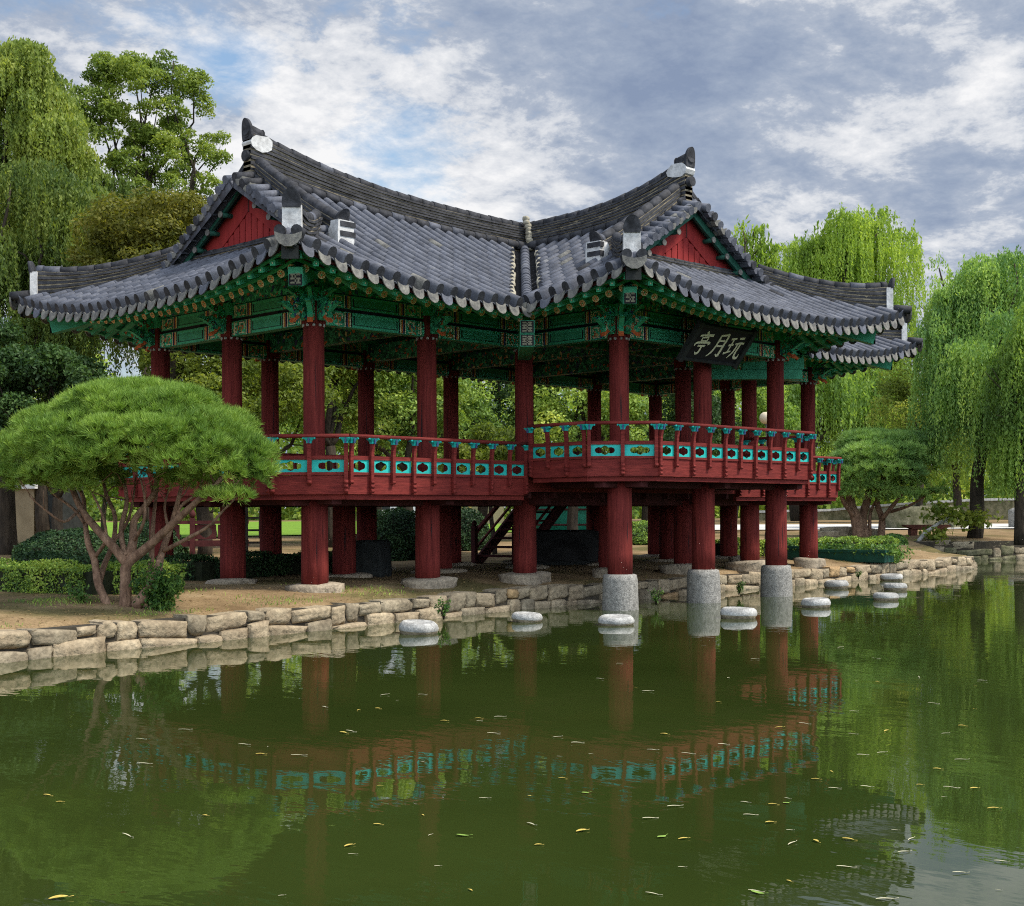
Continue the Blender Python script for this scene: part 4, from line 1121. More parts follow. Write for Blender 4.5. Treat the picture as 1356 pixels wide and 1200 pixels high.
def rafter(mb, po, pi_):
    t = (pi_-po).normalized()
    mb.tube([po, pi_], .064, 10, 0)
    a = t.orthogonal().normalized()
    h = Vector((t.y, -t.x, 0)).normalized(); u = h.cross(t); u = u if u.z > 0 else -u
    c = po-t*.003
    ring = lambda r, off, n, ph=0: mb.add([c-t*off+h*r*math.cos(2*math.pi*k/n+ph)+u*r*math.sin(2*math.pi*k/n+ph) for k in range(n)])
    i = ring(.065, .0, 16); mb.face([i+k for k in range(16)], 1)
    for k in range(6):       # painted flower: six petals and a heart
        an = 2*math.pi*k/6; cc = c-t*.003+(h*math.cos(an)+u*math.sin(an))*.037
        i = mb.add([cc+(h*math.cos(an)+u*math.sin(an))*.017*math.cos(b)+(h*-math.sin(an)+u*math.cos(an))*.0095*math.sin(b) for b in [2*math.pi*q/8 for q in range(8)]]); mb.face([i+q for q in range(8)], 2)
    i = ring(.014, .006, 8); mb.face([i+k for k in range(8)], 3)
def flying(mb, po, pi_):
    t = (pi_-po).normalized(); h = Vector((t.y, -t.x, 0)).normalized(); u = h.cross(t); u = u if u.z > 0 else -u
    w0, w1 = .042, .05
    a = mb.add([po+h*x*w0+u*z*w0 for x, z in ((-1, -1), (1, -1), (1, 1), (-1, 1))]); b = mb.add([pi_+h*x*w1+u*z*w1 for x, z in ((-1, -1), (1, -1), (1, 1), (-1, 1))])
    for k in range(4): mb.face((a+k, a+(k+1) % 4, b+(k+1) % 4, b+k), 0)
    c = po-t*.003; i = mb.add([c+h*x*w0+u*z*w0 for x, z in ((-1, -1), (1, -1), (1, 1), (-1, 1))]); mb.face((i, i+1, i+2, i+3), 1)
    c = po-t*.006; i = mb.add([c+h*x*w0*.55+u*z*w0*.55 for x, z in ((-1, -1), (1, -1), (1, 1), (-1, 1))]); mb.face((i, i+1, i+2, i+3), 0)
    c = po-t*.009; i = mb.add([c+h*x*w0*.25+u*z*w0*.25 for x, z in ((-1, -1), (1, -1), (1, 1), (-1, 1))]); mb.face((i, i+1, i+2, i+3), 2)
def spread(items, fn, name, mats, cap=99):
    items = sorted(items, key=lambda r: depth_of(r[0]))
    rest = MB()
    for k, it in enumerate(items):
        if k < cap: mb = MB(); fn(mb, *it); ep(mb, name, mats)
        else: fn(rest, *it)
    if rest.f: ep(rest, name, mats, kind='stuff')
def seen_first(items):   # back eave is out of sight: keep it in the merged rest
    return items
spread(raf, rafter, 'rafter', [GRN, FLW, ORG, GRNL]); spread(fly, flying, 'flying_rafter', [GRN, GRNL, CRM])
# corner beams with painted ends
def meander(mb, M, w, h, m):
    for k in range(4):
        z = -h/2+h*(k+.5)/4
        mb.box((-w*.42, 0, z-.014), (-w*.06, .004, z+.014), m, M); mb.box((w*.06, 0, z-.014), (w*.42, .004, z+.014), m, M)
        if k < 3: mb.box(((-1)**k*w*.25-.014, 0, z+.014), ((-1)**k*w*.25+.014, .0035, z+h/4-.014), m, M); mb.box((-.012, 0, z+.014), (.012, .0036, z+h/4-.014), m, M)
MEAN = M_('dull_cream_paint', (.15, .145, .10), (.24, .23, .17), 14, .7)
def corner_beam(corner, din, z0, inner=False):
    d = -Vector((din[0], din[1], 0)).normalized(); t = Vector((-d.y, d.x, 0))
    mb = MB()
    def fr(s, z): return Matrix(((t.x, d.x, 0, corner[0]+din[0]*s), (t.y, d.y, 0, corner[1]+din[1]*s), (0, 0, 1, z), (0, 0, 0, 1)))
    if not inner:
        up = Ez(0)
        mb.box((-.13, -1.5, -.20), (.13, .0, .02), 3, fr(.10, up) @ Matrix.Rotation(-math.radians(12), 4, 'X')); mb.box((-.131, .0, up-.205), (.131, .02, up+.0), 3, fr(.10, 0))
        zz = up-.36; mb.box((-.115, -3.0, -.17), (.115, 0, .13), 0, fr(.50, zz) @ Matrix.Rotation(-math.radians(14), 4, 'X')); M = fr(.50, zz-.02) @ Matrix.Translation((0, .002, 0))
        mb.box((-.105, 0, -.14), (.105, .003, .14), 1, M); meander(mb, M @ Matrix.Translation((0, .004, 0)), .19, .26, 2)
    else:
        zz = Ez(9)-.20; mb.box((-.13, -1.5, zz-.14), (.13, -.10, zz+.10), 0, fr(0, 0)); M = fr(0, zz-.02) @ Matrix.Translation((0, -.098, 0))
        mb.box((-.12, 0, -.11), (.12, .003, .11), 1, M); meander(mb, M @ Matrix.Translation((0, .004, 0)), .21, .2, 2)
        zz -= .25; mb.box((-.13, -2.4, zz-.12), (.13, -.14, zz+.10), 0, fr(0, 0)); M = fr(0, zz-.01) @ Matrix.Translation((0, -.138, 0))
        mb.box((-.12, 0, -.10), (.12, .003, .10), 1, M); meander(mb, M @ Matrix.Translation((0, .004, 0)), .21, .18, 2)
    ep(mb, 'corner_beam', [GRN, BLK, MEAN, CHAR])
for c, d in corners: corner_beam(c, d, 0)
corner_beam((XV0, YV0), (1, 1), 0, True); corner_beam((X6-XV0, YV0), (-1, 1), 0, True)

# ---- beams between the column heads, painted in bands
def painted_beam(mb, a, b, z0, z1, th, n_out, plain=False, seed=0):
    """green beam with banded ends; a,b plan points; outer face towards n_out"""
    a = Vector((*a, 0)); b = Vector((*b, 0)); t = (b-a).normalized(); n = Vector((n_out[0], n_out[1], 0)); L = (b-a).length
    M = Matrix(((t.x, n.x, 0, a.x), (t.y, n.y, 0, a.y), (0, 0, 1, 0), (0, 0, 0, 1)))
    mb.box((0, -th/2, z0), (L, th/2, z1), 0, M)
    h = z1-z0
    for fs in (1, -1):
        o = th/2 if fs > 0 else -th/2
        def patch(x0, x1, q0, q1, m, lift=.003):
            y0, y1 = (o, o+lift) if fs > 0 else (o-lift, o)
            mb.box((x0, y0, z0+h*q0), (x1, y1, z0+h*q1), m, M)
        for sg in (0, 1):
            X = (lambda p: p) if sg == 0 else (lambda p: L-p)
            def pt(x0, x1, q0, q1, m, lift=.003): 
                x0, x1 = sorted((X(x0), X(x1))); patch(x0, x1, q0, q1, m, lift)
            pt(.02, .08, 0.02, .98, 1); pt(.09, .12, .05, .95, 4); pt(.13, .19, .02, .98, 1)
            for k in range(3): pt(.145, .175, .16+.27*k, .30+.27*k, 4, .006)
            pt(.20, .46, .05, .95, 2)
            rnd = random.Random(seed*7+sg+fs)
            for k in range(5):       # lotus scrollwork
                c_ = (.24+.045*k, .5+.22*math.sin(k*2.1)); pt(c_[0]-.014, c_[0]+.014, c_[1]-.14, c_[1]+.14, (5, 4, 6, 5, 4)[k], .006)
            pt(.26, .42, .80, .87, 4, .006); pt(.26, .42, .12, .19, 4, .006)
            for k, m in enumerate((4, 3, 7, 5, 6, 4, 3)): pt(.475+.024*k, .475+.024*k+.02, .02+.03*(k % 2), .98-.03*(k % 2), m, .003+.001*(k % 2))
        patch(.66, L-.66, .80, .96, 8); patch(.66, L-.66, .05, .16, 8); patch(.66, L-.66, .20, .235, 3, .0035)
        patch(.68, .70, .2, .8, 3, .006); patch(L-.70, L-.68, .2, .8, 3, .006)
BM = [GRN, DAN, DAN, BLK, CRM, ORG, YEL, BLU, GRNL, PUR]
segs = []
for i in range(6):
    if i not in (2, 3): segs.append(((i*A_, 0), ((i+1)*A_, 0), (0, -1)))
    segs.append(((i*A_, 2*B_), ((i+1)*A_, 2*B_), (0, 1)))
for j in (0, 1):
    segs.append(((0, j*B_), (0, (j+1)*B_), (-1, 0))); segs.append(((X6, j*B_), (X6, (j+1)*B_), (1, 0)))
segs += [((2*A_, -B_), (2*A_, 0), (-1, 0)), ((4*A_, -B_), (4*A_, 0), (1, 0)), ((2*A_, -B_), (3*A_, -B_), (0, -1)), ((3*A_, -B_), (4*A_, -B_), (0, -1))]
for k, (a, b, n) in enumerate(segs):
    a = np.array(a); b = np.array(b); t = (b-a)/np.linalg.norm(b-a)
    a1, b1_ = a+t*.13, b-t*.13
    mb = MB(); painted_beam(mb, a1, b1_, 5.13, 5.40, .20, n, seed=k); painted_beam(mb, a1, b1_, 5.46, 5.70, .17, n, seed=k+50)
    L = np.linalg.norm(b1_-a1)
    M = Matrix(((t[0], n[0], 0, a1[0]), (t[1], n[1], 0, a1[1]), (0, 0, 1, 0), (0, 0, 0, 1)))
    mb.box((0, -.05, 5.40), (L, .05, 5.46), 3, M); mb.box((L*.36, -.07, 5.398), (L*.64, .08, 5.462), 3, M)
    mb.box((-.15, -.11, 5.72), (L+.15, .11, 5.90), 1, M)
    mb.tube([M @ Vector((-.2, 0, 5.98)), M @ Vector((L+.2, 0, 5.98))], .13, 12, 1)
    pb(mb, 'painted_beam', BM)
mb = MB()       # cross beams, and dark boards added overhead to keep the interior in shade
for i in range(1, 6): mb.box((i*A_-.11, .1, 5.25), (i*A_+.11, 2*B_-.1, 5.62), 0)
mb.box((2*A_+.1, -.12, 5.3), (4*A_-.1, .12, 5.62), 0); mb.box((3*A_-.1, -B_+.1, 5.252), (3*A_+.1, -.1, 5.618), 0)
mb.box((-.05, .0, 6.02), (X6+.05, 2*B_, 6.06), 1); mb.box((2*A_, -B_, 6.024), (4*A_, -.01, 6.064), 1)
pb(mb, 'beams_and_shade_ceiling', [DAND, DAND])

# ---- carved brackets at the column heads
def scroll(sc=1.0):
    P = [(0, -.16), (.10, -.18), (.18, -.13), (.24, -.20), (.33, -.22), (.30, -.17), (.36, -.12), (.30, -.07), (.40, -.02), (.52, .05), (.62, .07), (.55, .11), (.42, .11), (.30, .15), (.18, .19), (0, .20)]
    return [(x*sc, z*sc) for x, z in P]
def bracket(x, y, dirs):
    mb = MB()
    for k, (d, sc, zz) in enumerate(dirs):
        d = Vector((*d, 0)).normalized(); t = Vector((-d.y, d.x, 0))
        for lv, s2 in ((0, sc), (.26, sc*.8)):
            M = Matrix(((d.x, t.x, 0, x+d.x*.12), (d.y, t.y, 0, y+d.y*.12), (0, 0, 1, zz+lv), (0, 0, 0, 1)))
            mb.prism(scroll(s2), M, .09-.02*(lv > 0), 0, 1)
            for q, (px_, pz_, r) in enumerate(((.20*s2, .03*s2, .05), (.32*s2, .0, .035), (.12*s2, -.08*s2, .04))):      # pierced curls
                c = M @ Vector((px_, 0, pz_)); mb.tube([c-t*.048, c+t*.048], r, 10, (3, 4, 3)[q]); mb.tube([c-t*.051, c+t*.051], r*.55, 8, (1, 3, 1)[q])
        M = Matrix(((d.x, t.x, 0, x+d.x*.12), (d.y, t.y, 0, y+d.y*.12), (0, 0, 1, zz), (0, 0, 0, 1)))
        mb.prism([(.20*sc, -.14*sc), (.34*sc, -.24*sc), (.37*sc, -.21*sc), (.26*sc, -.10*sc)], M, .095, 2)
    mb.box((x-.17, y-.17, 5.52), (x+.17, y+.17, 5.66), 1); mb.box((x-.21, y-.21, 5.66), (x+.21, y+.21, 5.74), 3)
    mb.box((x-.15, y-.15, 5.10), (x+.15, y+.15, 5.52), 4)
    pb(mb, 'bracket', [DAN, GRNL, ORG, GRNL, RED])
for i, j in perim:
    outs = []
    if j == 2: outs.append((0, 1))
    if j == 0 and i in (0, 1, 5, 6): outs.append((0, -1))
    if j == -1: outs.append((0, -1))
    if i == 0 or (i == 2 and j == -1): outs.append((-1, 0))
    if i == 6 or (i == 4 and j == -1): outs.append((1, 0))
    dirs = [(o, 1.0, 5.36) for o in outs]
    if len(outs) == 2: dirs.append(((outs[0][0]+outs[1][0], outs[0][1]+outs[1][1]), 1.05, 5.36))
    lat = []
    for d in ((1, 0), (-1, 0), (0, 1), (0, -1)):
        ii, jj = i+d[0], j+d[1]
        if d not in outs and ((ii, jj) in perim): dirs.append((d, .9, 5.34))
    bracket(i*A_, j*B_, dirs)

# ---- name board hanging under the wing eave (its own thing)
def stroke(mb, pts, wd, M, m):
    """one brush stroke: polyline with a width at each point"""
    P = [np.array(p, float) for p in pts]; n = len(P)
    # smooth
    Q, Wd = [], []
    for k in range(n-1):
        for q in range(5):
            t = q/5
            p0, p1, p2, p3 = P[max(k-1, 0)], P[k], P[k+1], P[min(k+2, n-1)]
            Q.append(.5*((2*p1)+(-p0+p2)*t+(2*p0-5*p1+4*p2-p3)*t*t+(-p0+3*p1-3*p2+p3)*t**3)); Wd.append(wd[k]+(wd[k+1]-wd[k])*t)
    Q.append(P[-1]); Wd.append(wd[-1])
    l, r = [], []
    for k in range(len(Q)):
        d = Q[min(k+1, len(Q)-1)]-Q[max(k-1, 0)]; d = d/(np.linalg.norm(d)+1e-9); nn = np.array([-d[1], d[0]])
        l.append(Q[k]+nn*Wd[k]/2); r.append(Q[k]-nn*Wd[k]/2)
    li = mb.add([M @ Vector((p[0], 0, p[1])) for p in l]); ri = mb.add([M @ Vector((p[0], 0, p[1])) for p in r])
    for k in range(len(Q)-1): mb.face((li+k, li+k+1, ri+k+1, ri+k), m)
GILT = M_('pale_gilt_paint', (.78, .77, .56), (.85, .84, .64), 14, .6)
def name_board():
    bw, bh = 1.68, .70
    yb = -B_-.52; zb = 4.84
    lean = math.radians(38)
    xc = XC-.5
    o = empty('name_board', (xc, yb, zb), 'black name board with three cream brush-written characters hanging under the front eave of the wing', 'name board')
    M = Matrix.Rotation(lean, 4, 'X')        # top leans outwards (-y)
    M = Matrix(((1, 0, 0, 0), (0, math.cos(lean), -math.sin(lean), 0), (0, math.sin(lean), math.cos(lean), 0), (0, 0, 0, 1)))
    mb = MB(); mb.box((-bw/2, -.02, 0), (bw/2, .03, bh), 0, M); mb.build('board', [BLK], o)
    mb = MB()
    mb.box((-bw/2-.10, -.06, -.05), (bw/2+.10, .04, .0), 0, M); mb.box((-bw/2-.10, -.05, bh), (bw/2+.10, .04, bh+.05), 0, M)
    mb.box((-bw/2-.12, -.061, -.09), (-bw/2, .041, bh+.09), 0, M); mb.box((bw/2, -.061, -.09), (bw/2+.12, .041, bh+.09), 0, M)
    mb.build('board_frame', [CHAR], o)
    T = M @ Matrix.Translation((0, -.0235, 0))
    S = .50
    def ch(name, cx_, strokes):
        mb = MB(); Mt = T @ Matrix.Translation((cx_-S/2, 0, .10))
        for k, (pts, w) in enumerate(strokes): stroke(mb, [(x*S, z*S) for x, z in pts], [q*S for q in w], Mt @ Matrix.Translation((0, -.0008*k, 0)), 0)
        mb.build(name, [GILT], o)
    ch('written_character', -.52, [      # pavilion
        ([(.46, 1.02), (.55, .90)], [.10, .13]), ([(.12, .80), (.5, .86), (.92, .88)], [.08, .09, .12]),
        ([(.32, .74), (.34, .58)], [.07, .07]), ([(.32, .73), (.66, .77), (.64, .60)], [.06, .08, .08]), ([(.34, .60), (.64, .62)], [.06, .06]),
        ([(.08, .34), (.12, .48), (.5, .53), (.90, .55), (.84, .44)], [.06, .10, .09, .10, .03]),
        ([(.28, .36), (.72, .40)], [.08, .09]), ([(.53, .37), (.52, .10), (.40, .02), (.30, .10)], [.10, .11, .09, .02])])
    ch('written_character', .02, [       # moon
        ([(.34, .96), (.33, .50), (.24, .16), (.06, -.04)], [.09, .10, .10, .04]), ([(.32, .93), (.60, .97), (.78, .98), (.77, .50), (.74, .06), (.56, .10)], [.08, .09, .12, .12, .14, .03]),
        ([(.38, .70), (.70, .73)], [.08, .08]), ([(.37, .46), (.70, .49)], [.08, .08])])
    ch('written_character', .52, [       # enjoy
        ([(.06, .84), (.40, .90)], [.09, .09]), ([(.08, .56), (.38, .62)], [.08, .08]), ([(.02, .18), (.42, .32)], [.10, .06]), ([(.24, .88), (.23, .24)], [.08, .08]),
        ([(.56, .92), (.86, .96)], [.09, .10]), ([(.46, .66), (.72, .72), (.98, .74)], [.07, .08, .10]), ([(.62, .70), (.58, .30), (.38, .00)], [.09, .10, .04]),
        ([(.78, .72), (.76, .22), (.86, .06), (1.02, .06), (1.04, .24)], [.09, .11, .12, .10, .03])])
name_board()

# ------------------------------------------------------------------ plants
L_BROAD = leafmat('broad_leaves', [(0.063, 0.116, 0.033), (0.153, 0.257, 0.055), (0.317, 0.425, 0.088), (0.587, 0.614, 0.134)], .35)
L_DARK = leafmat('dark_leaves', [(0.012, 0.030, 0.014), (0.029, 0.067, 0.021), (0.058, 0.119, 0.032), (0.101, 0.168, 0.043)], .3)  # dark foliage, lowered further to carry the shade low at the left
L_OLIVE = leafmat('olive_leaves', [(0.057, 0.099, 0.022), (0.120, 0.186, 0.034), (0.213, 0.285, 0.055), (0.312, 0.371, 0.072)], .4)
L_YELL = leafmat('yellow_green_leaves', [(0.057, 0.089, 0.018), (0.114, 0.164, 0.028), (0.202, 0.253, 0.043), (0.304, 0.329, 0.071)], .45)
L_WILL = leafmat('willow_leaves', [(0.070, 0.132, 0.041), (0.148, 0.254, 0.057), (0.259, 0.386, 0.078), (0.416, 0.531, 0.140)], .45)
L_WILLP = leafmat('pale_willow_leaves', [(0.067, 0.109, 0.036), (0.142, 0.210, 0.050), (0.248, 0.319, 0.068), (0.398, 0.439, 0.122)], .45)
L_OCHR = leafmat('ochre_leaves', [(.045, .058, .012), (.095, .11, .018), (.165, .165, .028), (.25, .22, .042)], .4)
L_WILLB = leafmat('bright_willow_leaves', [(0.107, 0.181, 0.037), (0.201, 0.313, 0.053), (0.324, 0.445, 0.082), (0.463, 0.577, 0.134)], .5)
L_WILLD = leafmat('deep_willow_leaves', [(0.072, 0.151, 0.061), (0.162, 0.299, 0.090), (0.330, 0.481, 0.116), (0.560, 0.681, 0.177)], .4)
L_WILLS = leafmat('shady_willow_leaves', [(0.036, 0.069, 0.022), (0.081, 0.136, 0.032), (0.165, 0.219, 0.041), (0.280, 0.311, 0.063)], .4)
L_PINE = leafmat('pine_needles', [(0.070, 0.140, 0.028), (0.147, 0.261, 0.045), (0.259, 0.394, 0.068), (0.402, 0.497, 0.121)], .2, .9, .5)
L_PINED = leafmat('deep_pine_needles', [(0.072, 0.151, 0.053), (0.142, 0.269, 0.078), (0.262, 0.420, 0.109), (0.385, 0.535, 0.154)], .2, .9, .5)
L_HEDGE = leafmat('hedge_leaves', [(0.050, 0.101, 0.034), (0.122, 0.221, 0.044), (0.263, 0.389, 0.064), (0.448, 0.553, 0.108)], .25, 1.2)
L_YEW = leafmat('yew_leaves', [(0.010, 0.028, 0.013), (0.020, 0.053, 0.022), (0.041, 0.090, 0.030), (0.070, 0.133, 0.044)], .2, 1.2)
L_IVY = leafmat('ivy_leaves', [(0.022, 0.062, 0.021), (0.055, 0.131, 0.031), (0.110, 0.207, 0.041), (0.179, 0.290, 0.062)], .3, 1.2)

def limb(mb, a, b, r0, r1, bend=.1, n=6, seg=5, rnd=random):
    a = Vector(a); b = Vector(b); d = b-a; s = d.orthogonal().normalized(); s2 = d.cross(s).normalized()
    k1, k2 = rnd.uniform(-bend, bend)*d.length, rnd.uniform(-bend, bend)*d.length
    pts = []; rad = []
    for q in range(seg+1):
        t = q/seg; pts.append(a+d*t+s*k1*math.sin(math.pi*t)+s2*k2*math.sin(2*math.pi*t)*.5); rad.append(r0+(r1-r0)*t)
    mb.tube(pts, rad, n, 0)
    return pts
def trunk_part(root, base, forks, r, seed, mat=BARK, name='trunk'):
    """trunk with limbs running to points in the crown"""
    rnd = random.Random(seed); mb = MB()
    h = min(p[2] for p in forks)*.55 if forks else 2
    fork = (rnd.uniform(-.2, .2), rnd.uniform(-.2, .2), max(h, .8))
    limb(mb, (0, 0, -.15), fork, r*1.15, r*.85, .05, 9, 6, rnd)
    for f in forks:
        mid = tuple(fork[k]+(f[k]-fork[k])*.5+rnd.uniform(-.12, .12)*abs(f[2]-fork[2]) for k in range(3))
        limb(mb, fork, mid, r*.6, r*.38, .12, 7, 4, rnd); limb(mb, mid, f, r*.38, r*.10, .15, 6, 4, rnd)
        for q in range(3):
            e = tuple(mid[k]+(f[k]-mid[k])*(q+.5)/3+rnd.uniform(-.9, .9) for k in range(3)); s = tuple(mid[k]+(f[k]-mid[k])*(q)/3 for k in range(3))
            limb(mb, s, e, r*.16, r*.04, .15, 5, 3, rnd)
    o = mb.build(name, [mat], root); return o
def crown_clumps(ells, nclump, rr):
    """clump centres spread through a union of ellipsoids (cx,cy,cz,rx,ry,rz), denser outside"""
    out = []; vol = np.array([e[3]*e[4]*e[5] for e in ells])**.75; vol = vol/vol.sum()
    for e, v in zip(ells, vol):
        k = max(2, int(round(nclump*v))); d = rdir(k); d[:, 2] = np.where(d[:, 2] < -.55, -d[:, 2], d[:, 2])
        r = R.uniform(.45, 1, size=(k, 1))**.6
        out.append(np.column_stack([np.array(e[:3])+d*r*np.array(e[3:6]), np.full(k, 1.0)*R.uniform(rr*.6, rr*1.3, size=k)]))
    return np.concatenate(out)
def crown_part(root, ells, nleaf, size, mat, nclump=70, rr=.9, aspect=.55, droop=.3, name='crown', flat=.75):
    C = crown_clumps(ells, nclump, rr); K = len(C)
    w = C[:, 3]**2; idx = R.choice(K, size=nleaf, p=w/w.sum())
    d = rdir(nleaf); d[:, 2] = np.where((d[:, 2] < -.3) & (R.random(nleaf) < .6), -d[:, 2], d[:, 2])
    rad = C[idx, 3]*R.uniform(.25, 1.08, nleaf)**.55
    P = C[idx, :3] + d*rad[:, None]*np.array([1, 1, flat])
    ax = rdir(nleaf)+d*.5; ax[:, 2] -= droop
    Nn = d*.8+rdir(nleaf)*.7; Nn[:, 2] += .35
    V = leaf_quads(P, ax, Nn, size*R.uniform(.65, 1.35, nleaf), size*aspect*R.uniform(.7, 1.2, nleaf))
    t = R.random(nleaf)*.6+R.random(K)[idx]*.4
    return np_quads(name, V, mat, root, t)
def broad_tree(name, label, base, ells, nleaf, size, mat, r=.2, seed=1, nclump=70, rr=.9, aspect=.55, group=None, droop=.3, cat='tree'):
    root = empty(name, base, label, cat, group)
    forks = [(e[0]+e[3]*.3*math.cos(k*2.4), e[1]+e[4]*.3*math.sin(k*2.4), e[2]+e[5]*.35) for k, e in enumerate(ells)]
    trunk_part(root, base, forks, r, seed); crown_part(root, ells, nleaf, size, mat, nclump, rr, aspect, droop)
    return root
def willow(name, label, base, heads, nstr, lmin, lmax, mat, r=.3, seed=1, size=.11, per=26, group=None, low=.6, trunk=True, dense=1.0):
    """heads: (cx,cy,cz,rx,ry,rz) boughs from whose upper half the strands hang"""
    root = empty(name, base, label, 'tree', group); rnd = random.Random(seed)
    if trunk: trunk_part(root, base, [(h[0], h[1], h[2]+h[5]*.5) for h in heads], r, seed)
    sub = []
    for h in heads:
        k = max(6, int(15*h[3]*h[5]/(max(h[3], h[5])**2)))
        for q in range(k):
            d = rdir(1)[0]; d[2] = abs(d[2])*1.2-.35; f = R.uniform(.35, 1.08); g = R.uniform(.16, .38)
            sub.append((h[0]+d[0]*h[3]*f, h[1]+d[1]*h[4]*f, h[2]+d[2]*h[5]*f, h[3]*g, h[4]*g, h[5]*g*.8))
    heads = sub; htone = R.random(len(heads))
    area = np.array([h[3]*h[4] for h in heads]); area = area/area.sum()
    P, A, S, T = [], [], [], []
    for hi, (h, fr) in enumerate(zip(heads, area)):
        k = max(3, int(nstr*fr)); d = rdir(k); d[:, 2] = np.abs(d[:, 2])*R.uniform(.2, 1, k)-.12
        top = np.array(h[:3])+d*np.array(h[3:6])*R.uniform(.55, 1.05, size=(k, 1))
        out = np.column_stack([d[:, 0], d[:, 1]]); ln = R.uniform(lmin, lmax, k)*R.uniform(.65, 1.15)
        ln = np.minimum(ln, top[:, 2]-low-R.random(k)*1.0); ln = np.maximum(ln, .5)
        ph = R.uniform(0, 6.28, k); tone = R.random(k)*.62+htone[hi]*.38
        for q in range(per):
            t = (q+R.random(k))/per
            rise = .10*ln*np.sin(np.minimum(1, t*5)*math.pi)*(t < .2)
            s = np.minimum(1, t*4)
            x = top[:, 0]+out[:, 0]*.40*s*(.5+.5*tone)+.09*np.sin(ph+t*5)*ln*.3; y = top[:, 1]+out[:, 1]*.40*s*(.5+.5*tone)+.09*np.cos(ph*1.7+t*4)*ln*.3
            z = top[:, 2]-ln*np.maximum(0, t-.08)+rise
            p = np.column_stack([x, y, z])+R.normal(size=(k, 3))*.035
            a = R.normal(size=(k, 3))*.42; a[:, 2] -= 1.0; a[:, :2] += out*.3*(1-s)[:, None]
            P.append(p); A.append(a); S.append(size*R.uniform(.7, 1.35, k)*(1-.25*t)); T.append(tone*.75+R.random(k)*.25)
    P = np.concatenate(P); A = np.concatenate(A); S = np.concatenate(S); T = np.concatenate(T)
    V = leaf_quads(P, A, rdir(len(P)), S*1.5, S*.36*dense)
    np_quads('crown', V, mat, root, T)
    return root
def needles(P, D, n, ln, wd, mat, name, root, tone):
    """tufts of needles at P pointing round D"""
    K = len(P); idx = np.repeat(np.arange(K), n); d = rdir(K*n)*.85+D[idx]; d[:, 2] += .15; d /= np.linalg.norm(d, axis=1, keepdims=True)
    l = ln*R.uniform(.6, 1.15, K*n)
    V = leaf_quads(P[idx]+d*(l*.5)[:, None], d, rdir(K*n), l, wd)
    return np_quads(name, V, mat, root, tone[idx]*.6+R.random(K*n)*.4)
def pine(name, label, base, stems, lobes, ntuft, mat, nn=26, ln=.15, wd=.008, seed=1):
    root = empty(name, base, label, 'tree')
    rnd = random.Random(seed)
    for st in stems:
        mb = MB(); pts = [Vector(p[:3]) for p in st]; rad = [p[3] for p in st]
        # smooth polyline
        Q, q_r = [], []
        for k in range(len(pts)-1):
            for q in range(4):
                t = q/4; p0, p1, p2, p3 = pts[max(0, k-1)], pts[k], pts[k+1], pts[min(k+2, len(pts)-1)]
                Q.append(.5*((2*p1)+(-p0+p2)*t+(2*p0-5*p1+4*p2-p3)*t*t+(-p0+3*p1-3*p2+p3)*t**3)); q_r.append((rad[k]+(rad[k+1]-rad[k])*t)*rnd.uniform(.94, 1.06))
        Q.append(pts[-1]); q_r.append(rad[-1]); mb.tube(Q, q_r, 9, 0)
        for q in range(3):      # twigs into the crown
            s = Q[-1-q*2]; e = s+Vector((rnd.uniform(-.5, .5), rnd.uniform(-.5, .5), rnd.uniform(.15, .45))); limb(mb, s, e, q_r[-1]*.6, .006, .15, 5, 4, rnd)
        mb.build('trunk', [PBARK], root)
    Ps, Ds, Ts = [], [], []
    lob = np.array(lobes); w = (lob[:, 3]*lob[:, 4]); w = w/w.sum()
    for L_, fr in zip(lob, w):
        k = int(ntuft*fr); d = rdir(k); d[:, 2] = np.where(d[:, 2] < -.25, -d[:, 2], d[:, 2])
        rr_ = R.uniform(.55, 1.0, (k, 1))**.4
        Ps.append(L_[:3]+d*L_[3:6]*rr_); n = d/L_[3:6]; n /= np.linalg.norm(n, axis=1, keepdims=True); n[:, 2] += .55; Ds.append(n/np.linalg.norm(n, axis=1, keepdims=True)*1.0); Ts.append(np.full(k, R.random())*.5+R.random(k)*.5)
    needles(np.concatenate(Ps), np.concatenate(Ds), nn, ln, wd, mat, 'crown', root, np.concatenate(Ts))
    return root
